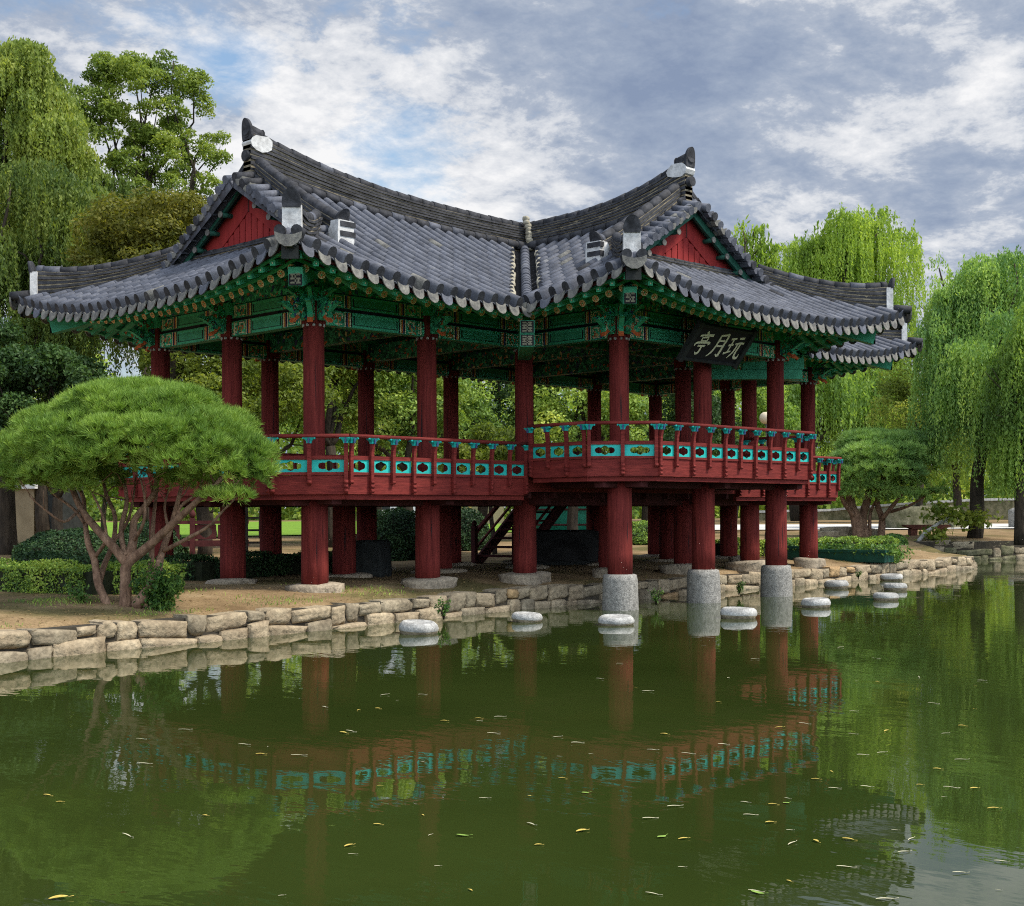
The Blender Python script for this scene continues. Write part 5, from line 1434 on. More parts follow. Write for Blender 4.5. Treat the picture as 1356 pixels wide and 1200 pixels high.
def hedge_surface(root, path, wdt, hgt, nleaf, size, mat, name='foliage'):
    """clipped hedge along a ground path; dense twiggy core under the leaves"""
    P = [Vector(p) for p in path]; L = [0]
    for a, b in zip(P[:-1], P[1:]): L.append(L[-1]+(b-a).length)
    s = R.uniform(0, L[-1], nleaf); ks = np.clip(np.searchsorted(L, s, side='right')-1, 0, len(P)-2)
    A = np.array([list(p) for p in P]); La = np.array(L); d = (A[ks+1]-A[ks]); d /= np.linalg.norm(d, axis=1, keepdims=True)
    c = A[ks]+d*(s-La[ks])[:, None]; n = np.column_stack([d[:, 1], -d[:, 0], np.zeros(nleaf)])
    per = wdt+2*hgt; q = R.uniform(0, per, nleaf)
    side = np.where(q < hgt, -1, np.where(q > hgt+wdt, 1, 0))
    off = np.where(side == 0, q-hgt-wdt/2, side*wdt/2); z = np.where(side == 0, hgt, np.where(side < 0, q, per-q))
    bump = .05*np.sin(s*3.1)+.035*np.sin(s*7.3+q*4)
    inn = R.uniform(-.07, .02, nleaf)
    nv = np.where((side == 0)[:, None], np.array([0, 0, 1.0]), n*side[:, None])
    p = c+n*off[:, None]+np.array([0, 0, 1.0])*z[:, None]+nv*(inn+bump)[:, None]
    V = leaf_quads(p, rdir(nleaf)+np.array([0, 0, .3]), nv+rdir(nleaf)*.7, size*R.uniform(.6, 1.3, nleaf), size*.6)
    np_quads(name, V, mat, root, R.random(nleaf))
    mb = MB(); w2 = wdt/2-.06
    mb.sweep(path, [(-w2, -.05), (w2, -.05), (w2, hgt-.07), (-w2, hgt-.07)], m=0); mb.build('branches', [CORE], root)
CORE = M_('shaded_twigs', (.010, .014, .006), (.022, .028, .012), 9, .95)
def hedge(label, path, wdt, hgt, nleaf, size, mat):
    c = path[0]; root = empty('clipped_hedge', c, label, 'hedge')
    hedge_surface(root, [(p[0]-c[0], p[1]-c[1], p[2]-c[2]) for p in path], wdt, hgt, nleaf, size, mat); return root
def dome(label, base, rx, ry, h, nleaf, size, mat, name='dome_shrub', loose=.05, cat='shrub', group=None):
    root = empty(name, base, label, cat, group)
    d = rdir(nleaf); d[:, 2] = np.abs(d[:, 2])
    bump = 1+.03*np.sin(d[:, 0]*9+d[:, 2]*6)+.03*np.sin(d[:, 1]*11)
    p = d*np.array([rx, ry, h])*(bump*(1+R.uniform(-loose, loose*.6, nleaf)))[:, None]
    V = leaf_quads(p, rdir(nleaf)+d*.3, d+rdir(nleaf)*.7, size*R.uniform(.6, 1.3, nleaf), size*.55)
    np_quads('foliage', V, mat, root, R.random(nleaf))
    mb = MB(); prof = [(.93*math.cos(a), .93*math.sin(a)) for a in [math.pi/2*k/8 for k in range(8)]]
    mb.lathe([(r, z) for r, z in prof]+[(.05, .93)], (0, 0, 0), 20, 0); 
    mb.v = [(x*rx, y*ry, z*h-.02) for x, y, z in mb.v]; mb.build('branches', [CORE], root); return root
def sprig(label, base, nst, h, spread_, nleaf, size, mat, name='leafy_plant', cat='plant', group=None, asp=.5):
    root = empty(name, base, label, cat, group); P, A, N_ = [], [], []; mb = MB()
    for k in range(nst):
        a = R.uniform(0, 6.28); r = R.uniform(.2, 1)*spread_; tip = np.array([r*math.cos(a), r*math.sin(a), h*R.uniform(.55, 1)])
        mb.tube([(0, 0, -.05), tuple(tip*np.array([.4, .4, .6])), tuple(tip)], [.012, .009, .004], 5, 0)
        t = R.uniform(.15, 1.05, (nleaf//nst, 1)); p = tip*t*np.array([1, 1, 1])+R.normal(size=(nleaf//nst, 3))*spread_*.16
        P.append(p); a_ = R.normal(size=p.shape); a_[:, 2] += .2; A.append(a_); q = R.normal(size=p.shape)*.6; q[:, 2] += 1; N_.append(q)
    P = np.concatenate(P); A = np.concatenate(A); N_ = np.concatenate(N_); P[:, 2] = np.maximum(P[:, 2], .01)
    mb.build('stems', [BARK], root)
    np_quads('foliage', leaf_quads(P, A, N_, size*R.uniform(.6, 1.4, len(P)), size*asp), mat, root, R.random(len(P))); return root
def at(u, depth, dz=0):
    x, y = W(u, depth); return (x, y, ground_h(x, y)+dz)
def loc(u, v, depth, base):
    """offset from a base of the point seen at (u, v) at a distance"""
    x, y, z = W(u, depth, v); return (x-base[0], y-base[1], z-base[2])
def ell(base, u, v, depth, w, h, dd=None):
    """ellipsoid whose outline covers w x h pixels round (u, v)"""
    o = loc(u, v, depth, base); s = depth/FPX; return (*o, w*s*.5, (dd or w*s*.5), h*s*.5)

# pines
b = G(165, 800); D0 = depth_of(b)
def S_(pts, r0, r1):
    n = len(pts); return [(*loc(u, v, D0+dd, b), r0+(r1-r0)*k/(n-1)) for k, (u, v, dd) in enumerate(pts)]
stems = [S_([(165, 806, 0), (166, 770, 0), (168, 745, 0), (195, 722, -.1), (228, 692, -.3), (252, 670, -.5), (285, 640, -.7), (300, 625, -.7)], .095, .03),
         S_([(168, 745, 0), (150, 722, .0), (128, 698, .1), (108, 672, .2), (95, 640, .3), (90, 610, .3)], .075, .03),
         S_([(168, 742, 0), (176, 715, .2), (177, 690, .3), (186, 675, .3), (203, 652, .3), (210, 620, .3)], .075, .03),
         S_([(146, 806, .1), (130, 772, .2), (125, 740, .3), (116, 715, .3), (112, 680, .5), (108, 650, .6), (80, 615, .6)], .07, .022),
         S_([(130, 772, .2), (138, 745, .5), (150, 715, .6), (152, 680, .7), (140, 650, .8), (135, 610, .8)], .05, .022),
         S_([(180, 800, -.1), (196, 778, -.2), (208, 755, -.2), (214, 730, .1), (228, 690, .2), (236, 660, .2), (246, 620, .2)], .085, .022),
         S_([(196, 778, -.2), (200, 740, .4), (202, 700, .5), (206, 660, .6), (215, 600, .6)], .05, .02),
         S_([(215, 728, .1), (250, 710, -.3), (276, 695, -.5), (295, 675, -.6), (315, 655, -.7)], .035, .012),
         S_([(166, 735, 0), (160, 700, .3), (168, 660, .4), (160, 620, .4)], .05, .022),
         S_([(105, 672, .2), (85, 688, -.2), (60, 672, -.4), (40, 655, -.5)], .025, .01), S_([(176, 715, .2), (190, 690, -.2), (192, 660, -.2), (186, 630, -.2)], .03, .014), S_([(125, 735, .3), (140, 712, .1), (136, 680, 0), (122, 650, 0)], .032, .014),
         S_([(214, 730, .1), (222, 700, .4), (218, 668, .5), (226, 640, .5)], .03, .013), S_([(232, 690, -.3), (240, 668, -.1), (262, 650, 0), (270, 625, 0)], .03, .013), S_([(150, 715, .6), (168, 690, .7), (176, 660, .7), (180, 630, .7)], .03, .013), S_([(112, 690, .4), (96, 670, .6), (70, 650, .7), (58, 630, .7)], .028, .012)]
lob = []
rl = random.Random(21)
for (u, v, dd, w, h) in ((185, 560, 0, 190, 80), (110, 585, -.5, 150, 80), (255, 580, -.5, 150, 80), (60, 600, -.3, 110, 70), (310, 605, -.5, 90, 66), (180, 600, -.9, 150, 76), (25, 615, 0, 90, 60), (325, 628, -.7, 70, 46),
                         (130, 615, -.9, 110, 60), (235, 615, -1.0, 110, 56), (180, 545, .8, 210, 70), (90, 575, .9, 150, 76), (270, 575, .9, 150, 80), (150, 540, 0, 110, 56), (220, 545, -.2, 110, 56), (75, 630, -.6, 90, 46),
                         (285, 630, -.8, 80, 40), (190, 532, .3, 90, 44), (115, 550, .2, 90, 50), (262, 560, .2, 80, 46), (318, 606, .5, 80, 56), (20, 604, .8, 80, 66), (-10, 622, .3, 60, 50), (345, 618, -.3, 40, 40),
                         (300, 660, -.75, 70, 26), (60, 640, .2, 90, 40), (120, 635, .5, 90, 40), (250, 640, .4, 90, 36), (20, 635, -.3, 60, 40), (335, 640, -.5, 50, 34), (100, 645, -.7, 50, 26), (345, 605, 0, 40, 50), (185, 520, .5, 120, 30), (130, 528, -.3, 80, 30), (240, 530, .1, 90, 30), (200, 575, -1.1, 90, 50), (150, 575, -1.1, 90, 46), (95, 605, -1.0, 80, 44), (275, 600, -1.1, 80, 46)):
    lob.append(ell(b, u, v, D0+dd, w, h))
lob2 = []
for L_ in lob:
    for q in range(4):
        d = rdir(1)[0]; d[2] = abs(d[2])*.9-.1
        lob2.append((L_[0]+d[0]*L_[3]*.75, L_[1]+d[1]*L_[4]*.75, L_[2]+d[2]*L_[5]*.7, L_[3]*.42, L_[4]*.42, L_[5]*.52))
lob = [L_ for L_ in lob]+lob2
pine('pine_tree', 'low spreading pine with a broad needle dome and many red-brown trunks left of the pavilion', b, stems, lob, 9500, L_PINE, 30, .15, .0075, 3)
b = at(1142, 53); D1 = 53
def S2(pts, r0, r1):
    n = len(pts); return [(*loc(u, v, D1+dd, b), r0+(r1-r0)*k/(n-1)) for k, (u, v, dd) in enumerate(pts)]
stems = [S2([(1138, 718, 0), (1134, 690, 0), (1126, 665, 0), (1130, 640, 0), (1140, 610, 0)], .26, .08), S2([(1145, 718, 0), (1142, 690, .3), (1150, 660, .3), (1152, 640, .3), (1160, 600, .3)], .22, .06),
         S2([(1166, 718, .2), (1168, 690, .2), (1162, 670, .2), (1166, 645, 0), (1180, 610, 0)], .16, .05), S2([(1168, 690, 0), (1184, 670, -.4), (1200, 652, -.5), (1225, 630, -.5)], .10, .03),
         S2([(1134, 690, 0), (1118, 668, -.4), (1112, 650, -.4), (1104, 630, -.4)], .11, .04), S2([(1180, 680, .2), (1205, 672, -.5), (1232, 656, -.7), (1246, 650, -.7)], .07, .02), S2([(1152, 715, .2), (1153, 680, .3), (1170, 650, .3), (1176, 620, .3)], .08, .03)]
lob = [ell(b, u, v, D1+dd, w, h) for (u, v, dd, w, h) in ((1172, 592, 0, 110, 30), (1135, 598, .5, 60, 26), (1205, 600, .4, 66, 30), (1165, 615, -.6, 110, 30), (1125, 625, -.5, 60, 34), (1210, 622, -.6, 76, 30), (1160, 640, -.8, 100, 30), (1115, 645, -.4, 40, 26),
       (1200, 645, -.9, 56, 24), (1222, 612, 0, 46, 30), (1242, 658, -.7, 34, 12), (1180, 600, .9, 100, 36), (1150, 584, .2, 70, 20), (1195, 586, .2, 60, 20), (1128, 612, -.3, 56, 26))]
pine('pine_tree', 'pine with flat layered needle clouds right of the pavilion beyond its railing', b, stems, lob+[ell(b, u, v, D1+dd, w, h) for (u, v, dd, w, h) in ((1150, 655, -.9, 80, 26), (1115, 662, -.6, 50, 22), (1195, 662, -.9, 70, 22), (1170, 630, -1.2, 110, 36), (1125, 640, -1.0, 70, 40), (1170, 605, -.9, 110, 34))], 5200, L_PINED, 22, .24, .020, 5)

# trees left of the pavilion
b = at(12, 41)
willow('willow_tree', 'tall leafy willow at the left edge whose hanging foliage reaches down behind the pine', b,
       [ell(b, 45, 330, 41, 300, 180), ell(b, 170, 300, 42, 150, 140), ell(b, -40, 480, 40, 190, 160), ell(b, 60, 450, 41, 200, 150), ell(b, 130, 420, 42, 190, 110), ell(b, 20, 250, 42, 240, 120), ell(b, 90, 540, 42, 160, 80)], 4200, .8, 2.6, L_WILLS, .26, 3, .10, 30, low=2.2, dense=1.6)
b = at(60, 49)
willow('willow_tree', 'tall pale feathery willow reaching the top left corner of the sky', b,
       [ell(b, 20, 150, 49, 180, 190), ell(b, 75, 190, 49, 130, 170), ell(b, -40, 220, 49, 170, 220), ell(b, 30, 95, 49, 110, 90), ell(b, 120, 250, 50, 130, 140), ell(b, 40, 290, 49, 230, 150), ell(b, 0, 75, 49, 60, 60), ell(b, 90, 135, 49, 60, 70)], 4600, .5, 2.0, L_WILLP, .24, 5, .115, 24, low=5, dense=1.8)
b = at(200, 52)
broad_tree('broadleaf_tree', 'tall olive-leaved tree with a loose open crown beside the left roof peak', b,
           [ell(b, 185, 130, 52, 150, 110), ell(b, 235, 140, 52, 90, 110), ell(b, 150, 200, 52, 130, 130), ell(b, 245, 205, 52, 100, 80), ell(b, 205, 230, 52, 120, 140), ell(b, 165, 100, 52, 90, 50), ell(b, 280, 190, 53, 50, 44), ell(b, 130, 150, 51, 70, 80), ell(b, 250, 250, 52, 80, 60), ell(b, 170, 275, 51, 120, 80), ell(b, 225, 85, 52, 60, 34), ell(b, 292, 215, 53, 30, 24), ell(b, 262, 120, 52, 36, 40), ell(b, 140, 90, 52, 40, 30)], 38000, .145, L_OLIVE, .2, 8, 260, .38, .5)
b = at(225, 39)
broad_tree('broadleaf_tree', 'yellowish tree with a rounded crown tucked behind the left end of the roof', b,
           [ell(b, 205, 300, 39, 170, 70), ell(b, 260, 290, 39, 100, 60), ell(b, 150, 335, 39, 110, 60), ell(b, 225, 350, 39, 200, 110)], 24000, .125, L_OCHR, .22, 9, 110, .5, .55)
b = at(75, 37)
broad_tree('broadleaf_tree', 'small dark green tree behind the top of the left pine', b,
           [ell(b, 80, 515, 37, 130, 100), ell(b, 20, 530, 37, 140, 150), ell(b, 115, 540, 37, 80, 90), ell(b, 60, 485, 37, 80, 50), ell(b, -20, 500, 37, 110, 180), ell(b, 30, 600, 37, 150, 90), ell(b, 100, 600, 37, 120, 80)], 30000, .125, L_DARK, .16, 10, 90, .5, .55)
b = at(270, 40)
broad_tree('broadleaf_tree', 'yellow-green tree with a dark leaning trunk behind the left columns', b,
           [ell(b, 250, 500, 40, 150, 90), ell(b, 330, 500, 40, 120, 90), ell(b, 285, 545, 40, 200, 90), ell(b, 400, 520, 41, 110, 90), ell(b, 200, 560, 40, 60, 70)], 26000, .135, L_YELL, .2, 12, 120, .5, .55)
# greenery seen between the columns
mid = [(350, 530, 54, 150, 120, 'green tree filling the gap behind the left rear columns', L_BROAD), (500, 545, 56, 160, 130, 'plain green tree behind the second rear column', L_BROAD), (440, 470, 45, 150, 90, 'deep green tree filling the gap beside the front corner column', L_BROAD), (540, 530, 47, 190, 150, 'dense mid-green tree seen between the first two front columns', L_BROAD), (640, 520, 52, 200, 190, 'tall dark tree seen under the middle of the roof', L_DARK),
       (760, 545, 50, 170, 170, 'soft green tree seen between the inner corner and the wing', L_BROAD), (860, 560, 54, 190, 170, 'shaded green tree seen behind the wing columns', L_DARK), (970, 570, 60, 170, 150, 'pale green tree behind the right columns of the wing', L_WILL)]
for k, (u, v, d, w, h, lab, mt) in enumerate(mid):
    b = at(u, d)
    broad_tree('broadleaf_tree', lab, b, [ell(b, u, v, d, w, h), ell(b, u-w*.3, v+h*.25, d, w*.7, h*.7), ell(b, u+w*.3, v+h*.2, d+1, w*.7, h*.75), ell(b, u+w*.05, v-h*.3, d, w*.55, h*.5)], 26000, .15, mt, .2, 30+k, 120, .6, .55, group=None)
b = at(655, 40); broad_tree('flowering_shrub', 'yellow-green shrub with upright tips seen left of the inner corner column', b, [ell(b, 655, 600, 40, 110, 60), ell(b, 620, 615, 40, 70, 50), ell(b, 690, 610, 40, 60, 56), ell(b, 700, 590, 41, 30, 40)], 9000, .13, L_YELL, .07, 40, 60, .38, .45, cat='shrub')
b = at(520, 52); broad_tree('broadleaf_tree', 'small round-headed tree on the bright lawn seen under the deck', b, [ell(b, 560, 655, 52, 90, 50), ell(b, 590, 650, 52, 60, 44)], 3500, .16, L_BROAD, .10, 41, 30, .5, .5)
b = at(135, 60); broad_tree('broadleaf_tree', 'bright young tree on the sunlit lawn seen through the pine trunks', b, [ell(b, 130, 640, 60, 80, 70), ell(b, 160, 630, 60, 60, 60), ell(b, 100, 620, 60, 60, 50)], 5000, .18, L_YELL, .12, 42, 40, .6, .5)
b = at(285, 58); broad_tree('broadleaf_tree', 'leafy young tree seen under the left end of the deck', b, [ell(b, 285, 655, 58, 100, 50), ell(b, 260, 660, 58, 60, 44)], 4000, .18, L_BROAD, .12, 43, 40, .6, .5)
# willows on the right
b = at(1058, 95)
willow('willow_tree', 'tall bright yellow-green weeping willow standing clear above the right end of the roof', b,
       [ell(b, 1130, 360, 95, 170, 150), ell(b, 1165, 350, 95, 110, 160), ell(b, 1085, 395, 95, 110, 130), ell(b, 1150, 305, 95, 90, 60), ell(b, 1190, 430, 94, 60, 110), ell(b, 1120, 450, 93, 190, 110), ell(b, 1110, 320, 95, 60, 40)], 3000, 3.0, 9.5, L_WILLB, .5, 13, .17, 44, low=1.5, dense=1.7)
b = at(1000, 105)
willow('willow_tree', 'narrow willow rising just right of the right roof peak', b, [ell(b, 1000, 330, 105, 60, 90), ell(b, 985, 320, 105, 30, 70), ell(b, 1060, 345, 105, 40, 60), ell(b, 1020, 345, 105, 50, 50), ell(b, 950, 420, 105, 160, 120)], 900, 3, 8, L_WILLB, .35, 14, .26, 26, low=3, dense=1.5)
b = at(1290, 51)
willow('willow_tree', 'large deep green willow with forked dark trunk on the far bank at right', b,
       [ell(b, 1290, 400, 53, 130, 130), ell(b, 1345, 390, 52, 120, 150), ell(b, 1255, 450, 53, 80, 120), ell(b, 1245, 385, 54, 40, 110), ell(b, 1330, 480, 50, 120, 130), ell(b, 1390, 430, 52, 120, 160), ell(b, 1300, 510, 51, 140, 110), ell(b, 1360, 540, 50, 90, 100), ell(b, 1250, 520, 53, 70, 80)], 3600, 1.8, 5.6, L_WILLD, .26, 15, .10, 44, low=1.1, dense=1.6)
b = at(1352, 47)
willow('willow_tree', 'pale green willow boughs hanging in from the right edge of the view', b, [ell(b, 1352, 500, 47, 70, 120), ell(b, 1375, 470, 47, 90, 130), ell(b, 1365, 560, 47, 70, 90)], 1000, 1.6, 4.6, L_WILL, .22, 16, .10, 40, low=1.0, dense=1.6)
b = at(1270, 82)
willow('willow_tree', 'low sunlit willow whose yellow strands brush the far garden wall', b, [ell(b, 1240, 560, 82, 110, 100), ell(b, 1310, 565, 82, 130, 100), ell(b, 1190, 590, 84, 90, 80), ell(b, 1275, 530, 83, 120, 80)], 1300, 1.5, 4.5, L_WILLB, .25, 17, .20, 24, low=.5, dense=1.5)
b = at(1075, 84)
willow('willow_tree', 'willow behind the right railing corner with its strands ending above the lawn', b, [ell(b, 1075, 520, 84, 120, 120), ell(b, 1130, 540, 85, 110, 110), ell(b, 1030, 560, 85, 90, 90), ell(b, 1180, 520, 86, 90, 100)], 1300, 2, 6, L_WILL, .3, 18, .22, 24, low=1.3, dense=1.5)
b = at(1220, 66)
broad_tree('broadleaf_tree', 'ochre-tinged tree between the two large willows', b, [ell(b, 1215, 500, 66, 80, 90), ell(b, 1235, 540, 66, 90, 100), ell(b, 1200, 560, 66, 90, 80), ell(b, 1250, 600, 66, 110, 60)], 14000, .15, L_YELL, .2, 44, 60, .7, .5)
# far wood closing the view
def far_wood():
    P = []; n = 120000
    u = R.uniform(-350, 1750, n); d = R.uniform(118, 140, n)
    h = np.interp(u, [-350, 150, 330, 900, 1000, 1750], [19, 19, 19, 18, 10, 13])*(.72+.16*np.sin(u*.021)+.12*np.sin(u*.057+1))
    z = .9+h*R.random(n)**1.25
    x = CX+DV[0]*d+RV[0]*(u-678)/FPX*d; y = CY+DV[1]*d+RV[1]*(u-678)/FPX*d
    p = np.column_stack([x, y, z])+R.normal(size=(n, 3))*.35
    k = np.floor(u/9)*13.7+np.floor(z/1.1)*7.3
    V = leaf_quads(p, rdir(n), rdir(n)+np.array([0, 0, .5]), .62*R.uniform(.6, 1.3, n), .40)
    o = np_quads('far_wood', V, L_BROAD, None, (np.abs(np.sin(k))*.5+R.random(n)*.5)); tag(o, kind='stuff')
far_wood()

# hedges and shrubs
def gp(u, v): return G(u, v)
hp = [gp(-60, 776), gp(-10, 779), gp(60, 783), gp(125, 787), gp(170, 785), gp(210, 780)]
hp = [(p[0]+DV[0]*.45, p[1]+DV[1]*.45, p[2]-.03) for p in hp]
hedge('long clipped hedge in front at the left edge behind the pine trunks', hp, .8, .47, 15000, .055, L_HEDGE)
hp = [gp(25, 760), gp(120, 764), gp(200, 766), gp(262, 768), gp(300, 766), gp(345, 762), gp(440, 757)]
hp = [(p[0]+DV[0]*.6, p[1]+DV[1]*.6, p[2]-.03) for p in hp]
hedge('second lower hedge running behind the front hedge to the left deck columns', hp, .7, .45, 16000, .06, L_YEW)
hp = [gp(955, 741), gp(1050, 738), gp(1120, 738), gp(1180, 737)]
hp = [(p[0]+DV[0]*.6, p[1]+DV[1]*.6, p[2]-.03) for p in hp]
hedge('low loose hedge along the right bank behind the green planter', hp, .9, .48, 13000, .075, L_HEDGE)
dome('flattened dark dome shrub left of the pine behind the second hedge', at(92, 37), 1.55, 1.2, .85, 9000, .085, L_YEW)
dome('tall rounded dark shrub seen under the deck between the first two front columns', at(524, 37), 1.25, 1.1, 1.35, 11000, .08, L_YEW)
dome('dark rounded shrub behind the pine trunks beside the left deck column', at(196, 38), 1.1, 1.0, 1.05, 7000, .085, L_YEW)
dome('dark shrub beside the foot of the timber stair', at(612, 43), 1.0, .9, 1.3, 6500, .085, L_YEW)
dome('small round hedge bush seen behind the wing columns', at(850, 46), 1.0, .8, .75, 5000, .08, L_HEDGE)
dome('low rounded clump on the right lawn edge', at(1182, 48), .55, .5, .35, 2500, .08, L_IVY)
b = gp(212, 806); sprig('bushy green plant at the foot of the left pine by the stone wall', b, 16, .62, .42, 2600, .075, L_IVY, 'leafy_shrub', 'shrub')
b = gp(110, 795); sprig('small leafy weed growing before the front hedge left of the pine', b, 6, .28, .25, 240, .06, L_IVY)
b = gp(232, 768); sprig('light green seedling beside the rear hedge behind the bushy plant', b, 6, .40, .25, 260, .07, L_IVY)

# bench, boulders, lamp, planter and other things
def bench():
    b = at(1227, 53.5); root = empty('stone_bench', b, 'low red-brown bench with a slab seat and tapered ends on the far bank', 'bench', rz=TH-math.pi/2+.02)
    s = 53.5/FPX; w = 62*s; mb = MB()
    mb.prism([(-w/2, .43), (w/2, .43), (w/2-.02, .36), (w/2-.28, .26), (-w/2+.32, .26), (-w/2+.02, .37)], Matrix.Identity(4), .5, 0); mb.build('seat', [BENCH], root)
    for x in (-w*.30, w*.30): mb = MB(); mb.prism([(x-.12, -.05), (x+.12, -.05), (x+.14, .27), (x-.14, .27)], Matrix.Identity(4), .38, 0); mb.build('leg', [BENCH], root)
BENCH = M_('red_brown_stone', (.10, .035, .025), (.17, .06, .042), 5, .8, fine=(22, .2))
bench()
def boulder(label, pos, rx, ry, rz, seed, mat, rzr=0):
    r = rock_mesh(rx, ry, rz, seed); o = r.build('boulder', [mat], None, (pos[0], pos[1], pos[2]+rz*.6)); o.rotation_euler = (0, 0, rzr); return tag(o, label, 'boulder')
boulder('large grey pointed boulder behind the red-brown bench', at(1218, 66), 1.7, 1.0, .72, 4, STONM, -.7)
boulder('flat dark stone lying on the far bank left of the right pine', at(1123, 54), .95, .6, .22, 9, STONG, -.8)
boulder('small mossy stone on the lawn edge next to the flat dark stone', at(1092, 53), .55, .4, .14, 12, STONG, -.8)
boulder('round stone ball at the far right edge beyond the willow trunk', at(1354, 66), .62, .62, .62, 15, GRAN)
boulder('half-buried stone beside the stepping ground under the wing', gp(985, 748), .42, .3, .13, 18, ROCK)
def garden_wall():
    pts = [at(1000, 100), at(1100, 100), at(1150, 99), at(1220, 97), at(1300, 96), at(1420, 95)]
    H = [.55, .65, .9, 1.15, 1.35, 1.4]
    root = empty('garden_wall', pts[0], 'long dark stone garden wall with a pale coping rising to the right beyond the path', 'garden wall')
    P = [Vector(p)-Vector(pts[0]) for p in pts]
    mb = MB(); mb.sweep(P, [[(-.2, -.3), (.2, -.3), (.2, h), (-.2, h)] for h in H]); mb.build('wall_body', [STONM], root)
    mb = MB(); mb.sweep(P, [[(-.28, h+.003), (.28, h+.003), (.24, h+.17), (-.24, h+.17)] for h in H]); mb.build('coping', [WSTO], root)
garden_wall()
def lamp():
    b = at(1016, 46); root = empty('street_lamp', b, 'garden lamp with a warm white globe half hidden by the right wing column', 'street lamp')
    z = loc(1013, 556, 46, b)[2]; mb = MB(); mb.lathe([(.11, -.05), (.09, .3), (.05, .5), (.045, z-.25), (.09, z-.2), (.10, z-.14)], (0, 0, 0), 12, 0); mb.build('pole', [METAL], root)
    mb = MB(); mb.lathe([(.06+.19*math.sin(a), z+.02-.2*math.cos(a)) if k else (.08, z-.19) for k, a in enumerate([math.pi*k/12 for k in range(12)])]+[(.02, z+.22)], (0, 0, 0), 18, 0); mb.build('globe', [GLOBE], root)
lamp()
def planter(label, u, v, w, h, dpt, nl):
    b = gp(u, v); root = empty('planter_box', b, label, 'planter', rz=TH-math.pi/2-.62)
    mb = MB(); mb.box((-w/2, -dpt/2, -.02), (w/2, dpt/2, h)); mb.box((-w/2-.03, -dpt/2-.03, h-.06), (w/2+.03, dpt/2+.03, h+.012)); mb.build('box', [PLANT], root)
    n = nl; p = np.column_stack([R.uniform(-w*.5, w*.62, n), R.uniform(-dpt*.6, dpt*.55, n), h+R.uniform(-.12, .16, n)]); q = R.normal(size=(n, 3))*.5; q[:, 2] += 1
    np_quads('ivy', leaf_quads(p, rdir(n), q, .10*R.uniform(.6, 1.3, n), .075), L_IVY, root, R.random(n))
planter('dark green planter box overgrown with ivy at the right end of the pavilion bank', 1128, 745, 2.1, .30, .7, 900)
planter('dark green planter box half hidden behind the right columns', 1046, 742, 1.2, .34, .5, 260)
b = gp(1176, 747); sprig('ivy spilling over the wall top right of the green planter', b, 14, .34, .75, 900, .09, L_IVY, 'trailing_ivy', 'plant')
def leaning_branch():
    b = at(1214, 50); b = (b[0], b[1], b[2]); root = empty('leaning_sapling', b, 'bare grey branch leaning up from the far bank with fresh green leaves', 'sapling')
    mb = MB(); mb.tube([loc(u, v, 50, b) for u, v in ((1214, 722), (1225, 708), (1240, 698), (1256, 688), (1260, 678))], [.085, .07, .06, .045, .02], 8, 0)
    mb.tube([loc(u, v, 50, b) for u, v in ((1250, 692), (1262, 700), (1262, 706))], [.03, .02, .01], 6, 0); mb.tube([loc(u, v, 50, b) for u, v in ((1240, 698), (1265, 690), (1290, 694))], [.03, .02, .01], 6, 0); mb.build('trunk', [WSTO], root)
    P = []
    for (u, v, w, h, n) in ((1250, 680, 44, 26, 260), (1275, 688, 60, 22, 320), (1240, 712, 34, 18, 160), (1290, 694, 26, 14, 110)):
        o = np.array(loc(u, v, 50, b)); P.append(o+R.normal(size=(n, 3))*np.array([w, w, h])*.30*50/FPX)
    P = np.concatenate(P); n = len(P); q = R.normal(size=(n, 3))*.6; q[:, 2] += .8
    np_quads('crown', leaf_quads(P, rdir(n), q, .20*R.uniform(.6, 1.3, n), .14), L_YELL, root, R.random(n))
leaning_branch()
for k, (u, v, s, lab) in enumerate(((868, 792, .8, 'weeds in the wall joints between the first two stone piers'), (978, 780, .8, 'weed tuft in the wall joints right of the middle stone pier'), (1050, 766, .6, 'small weed on the wall just right of the last stone pier'), (1136, 762, .6, 'green fern tuft on the wall below the planter'), (1205, 754, .6, 'fern tuft on the wall near its right end'), (587, 808, .9, 'grass tuft growing from the wall foot below the second front column'), (1292, 738, 1.6, 'leafy clump growing on the far bank wall right of the corner'))):
    d = FPX*(EYE-.2)/(v-HOR) if k < 6 else 51; p = W(u, d, v); sprig(lab, (p[0], p[1], p[2]-.1), 7, .30*s, .20*s, 200, .05*s+.01, L_IVY, 'wall_weed', 'weed')

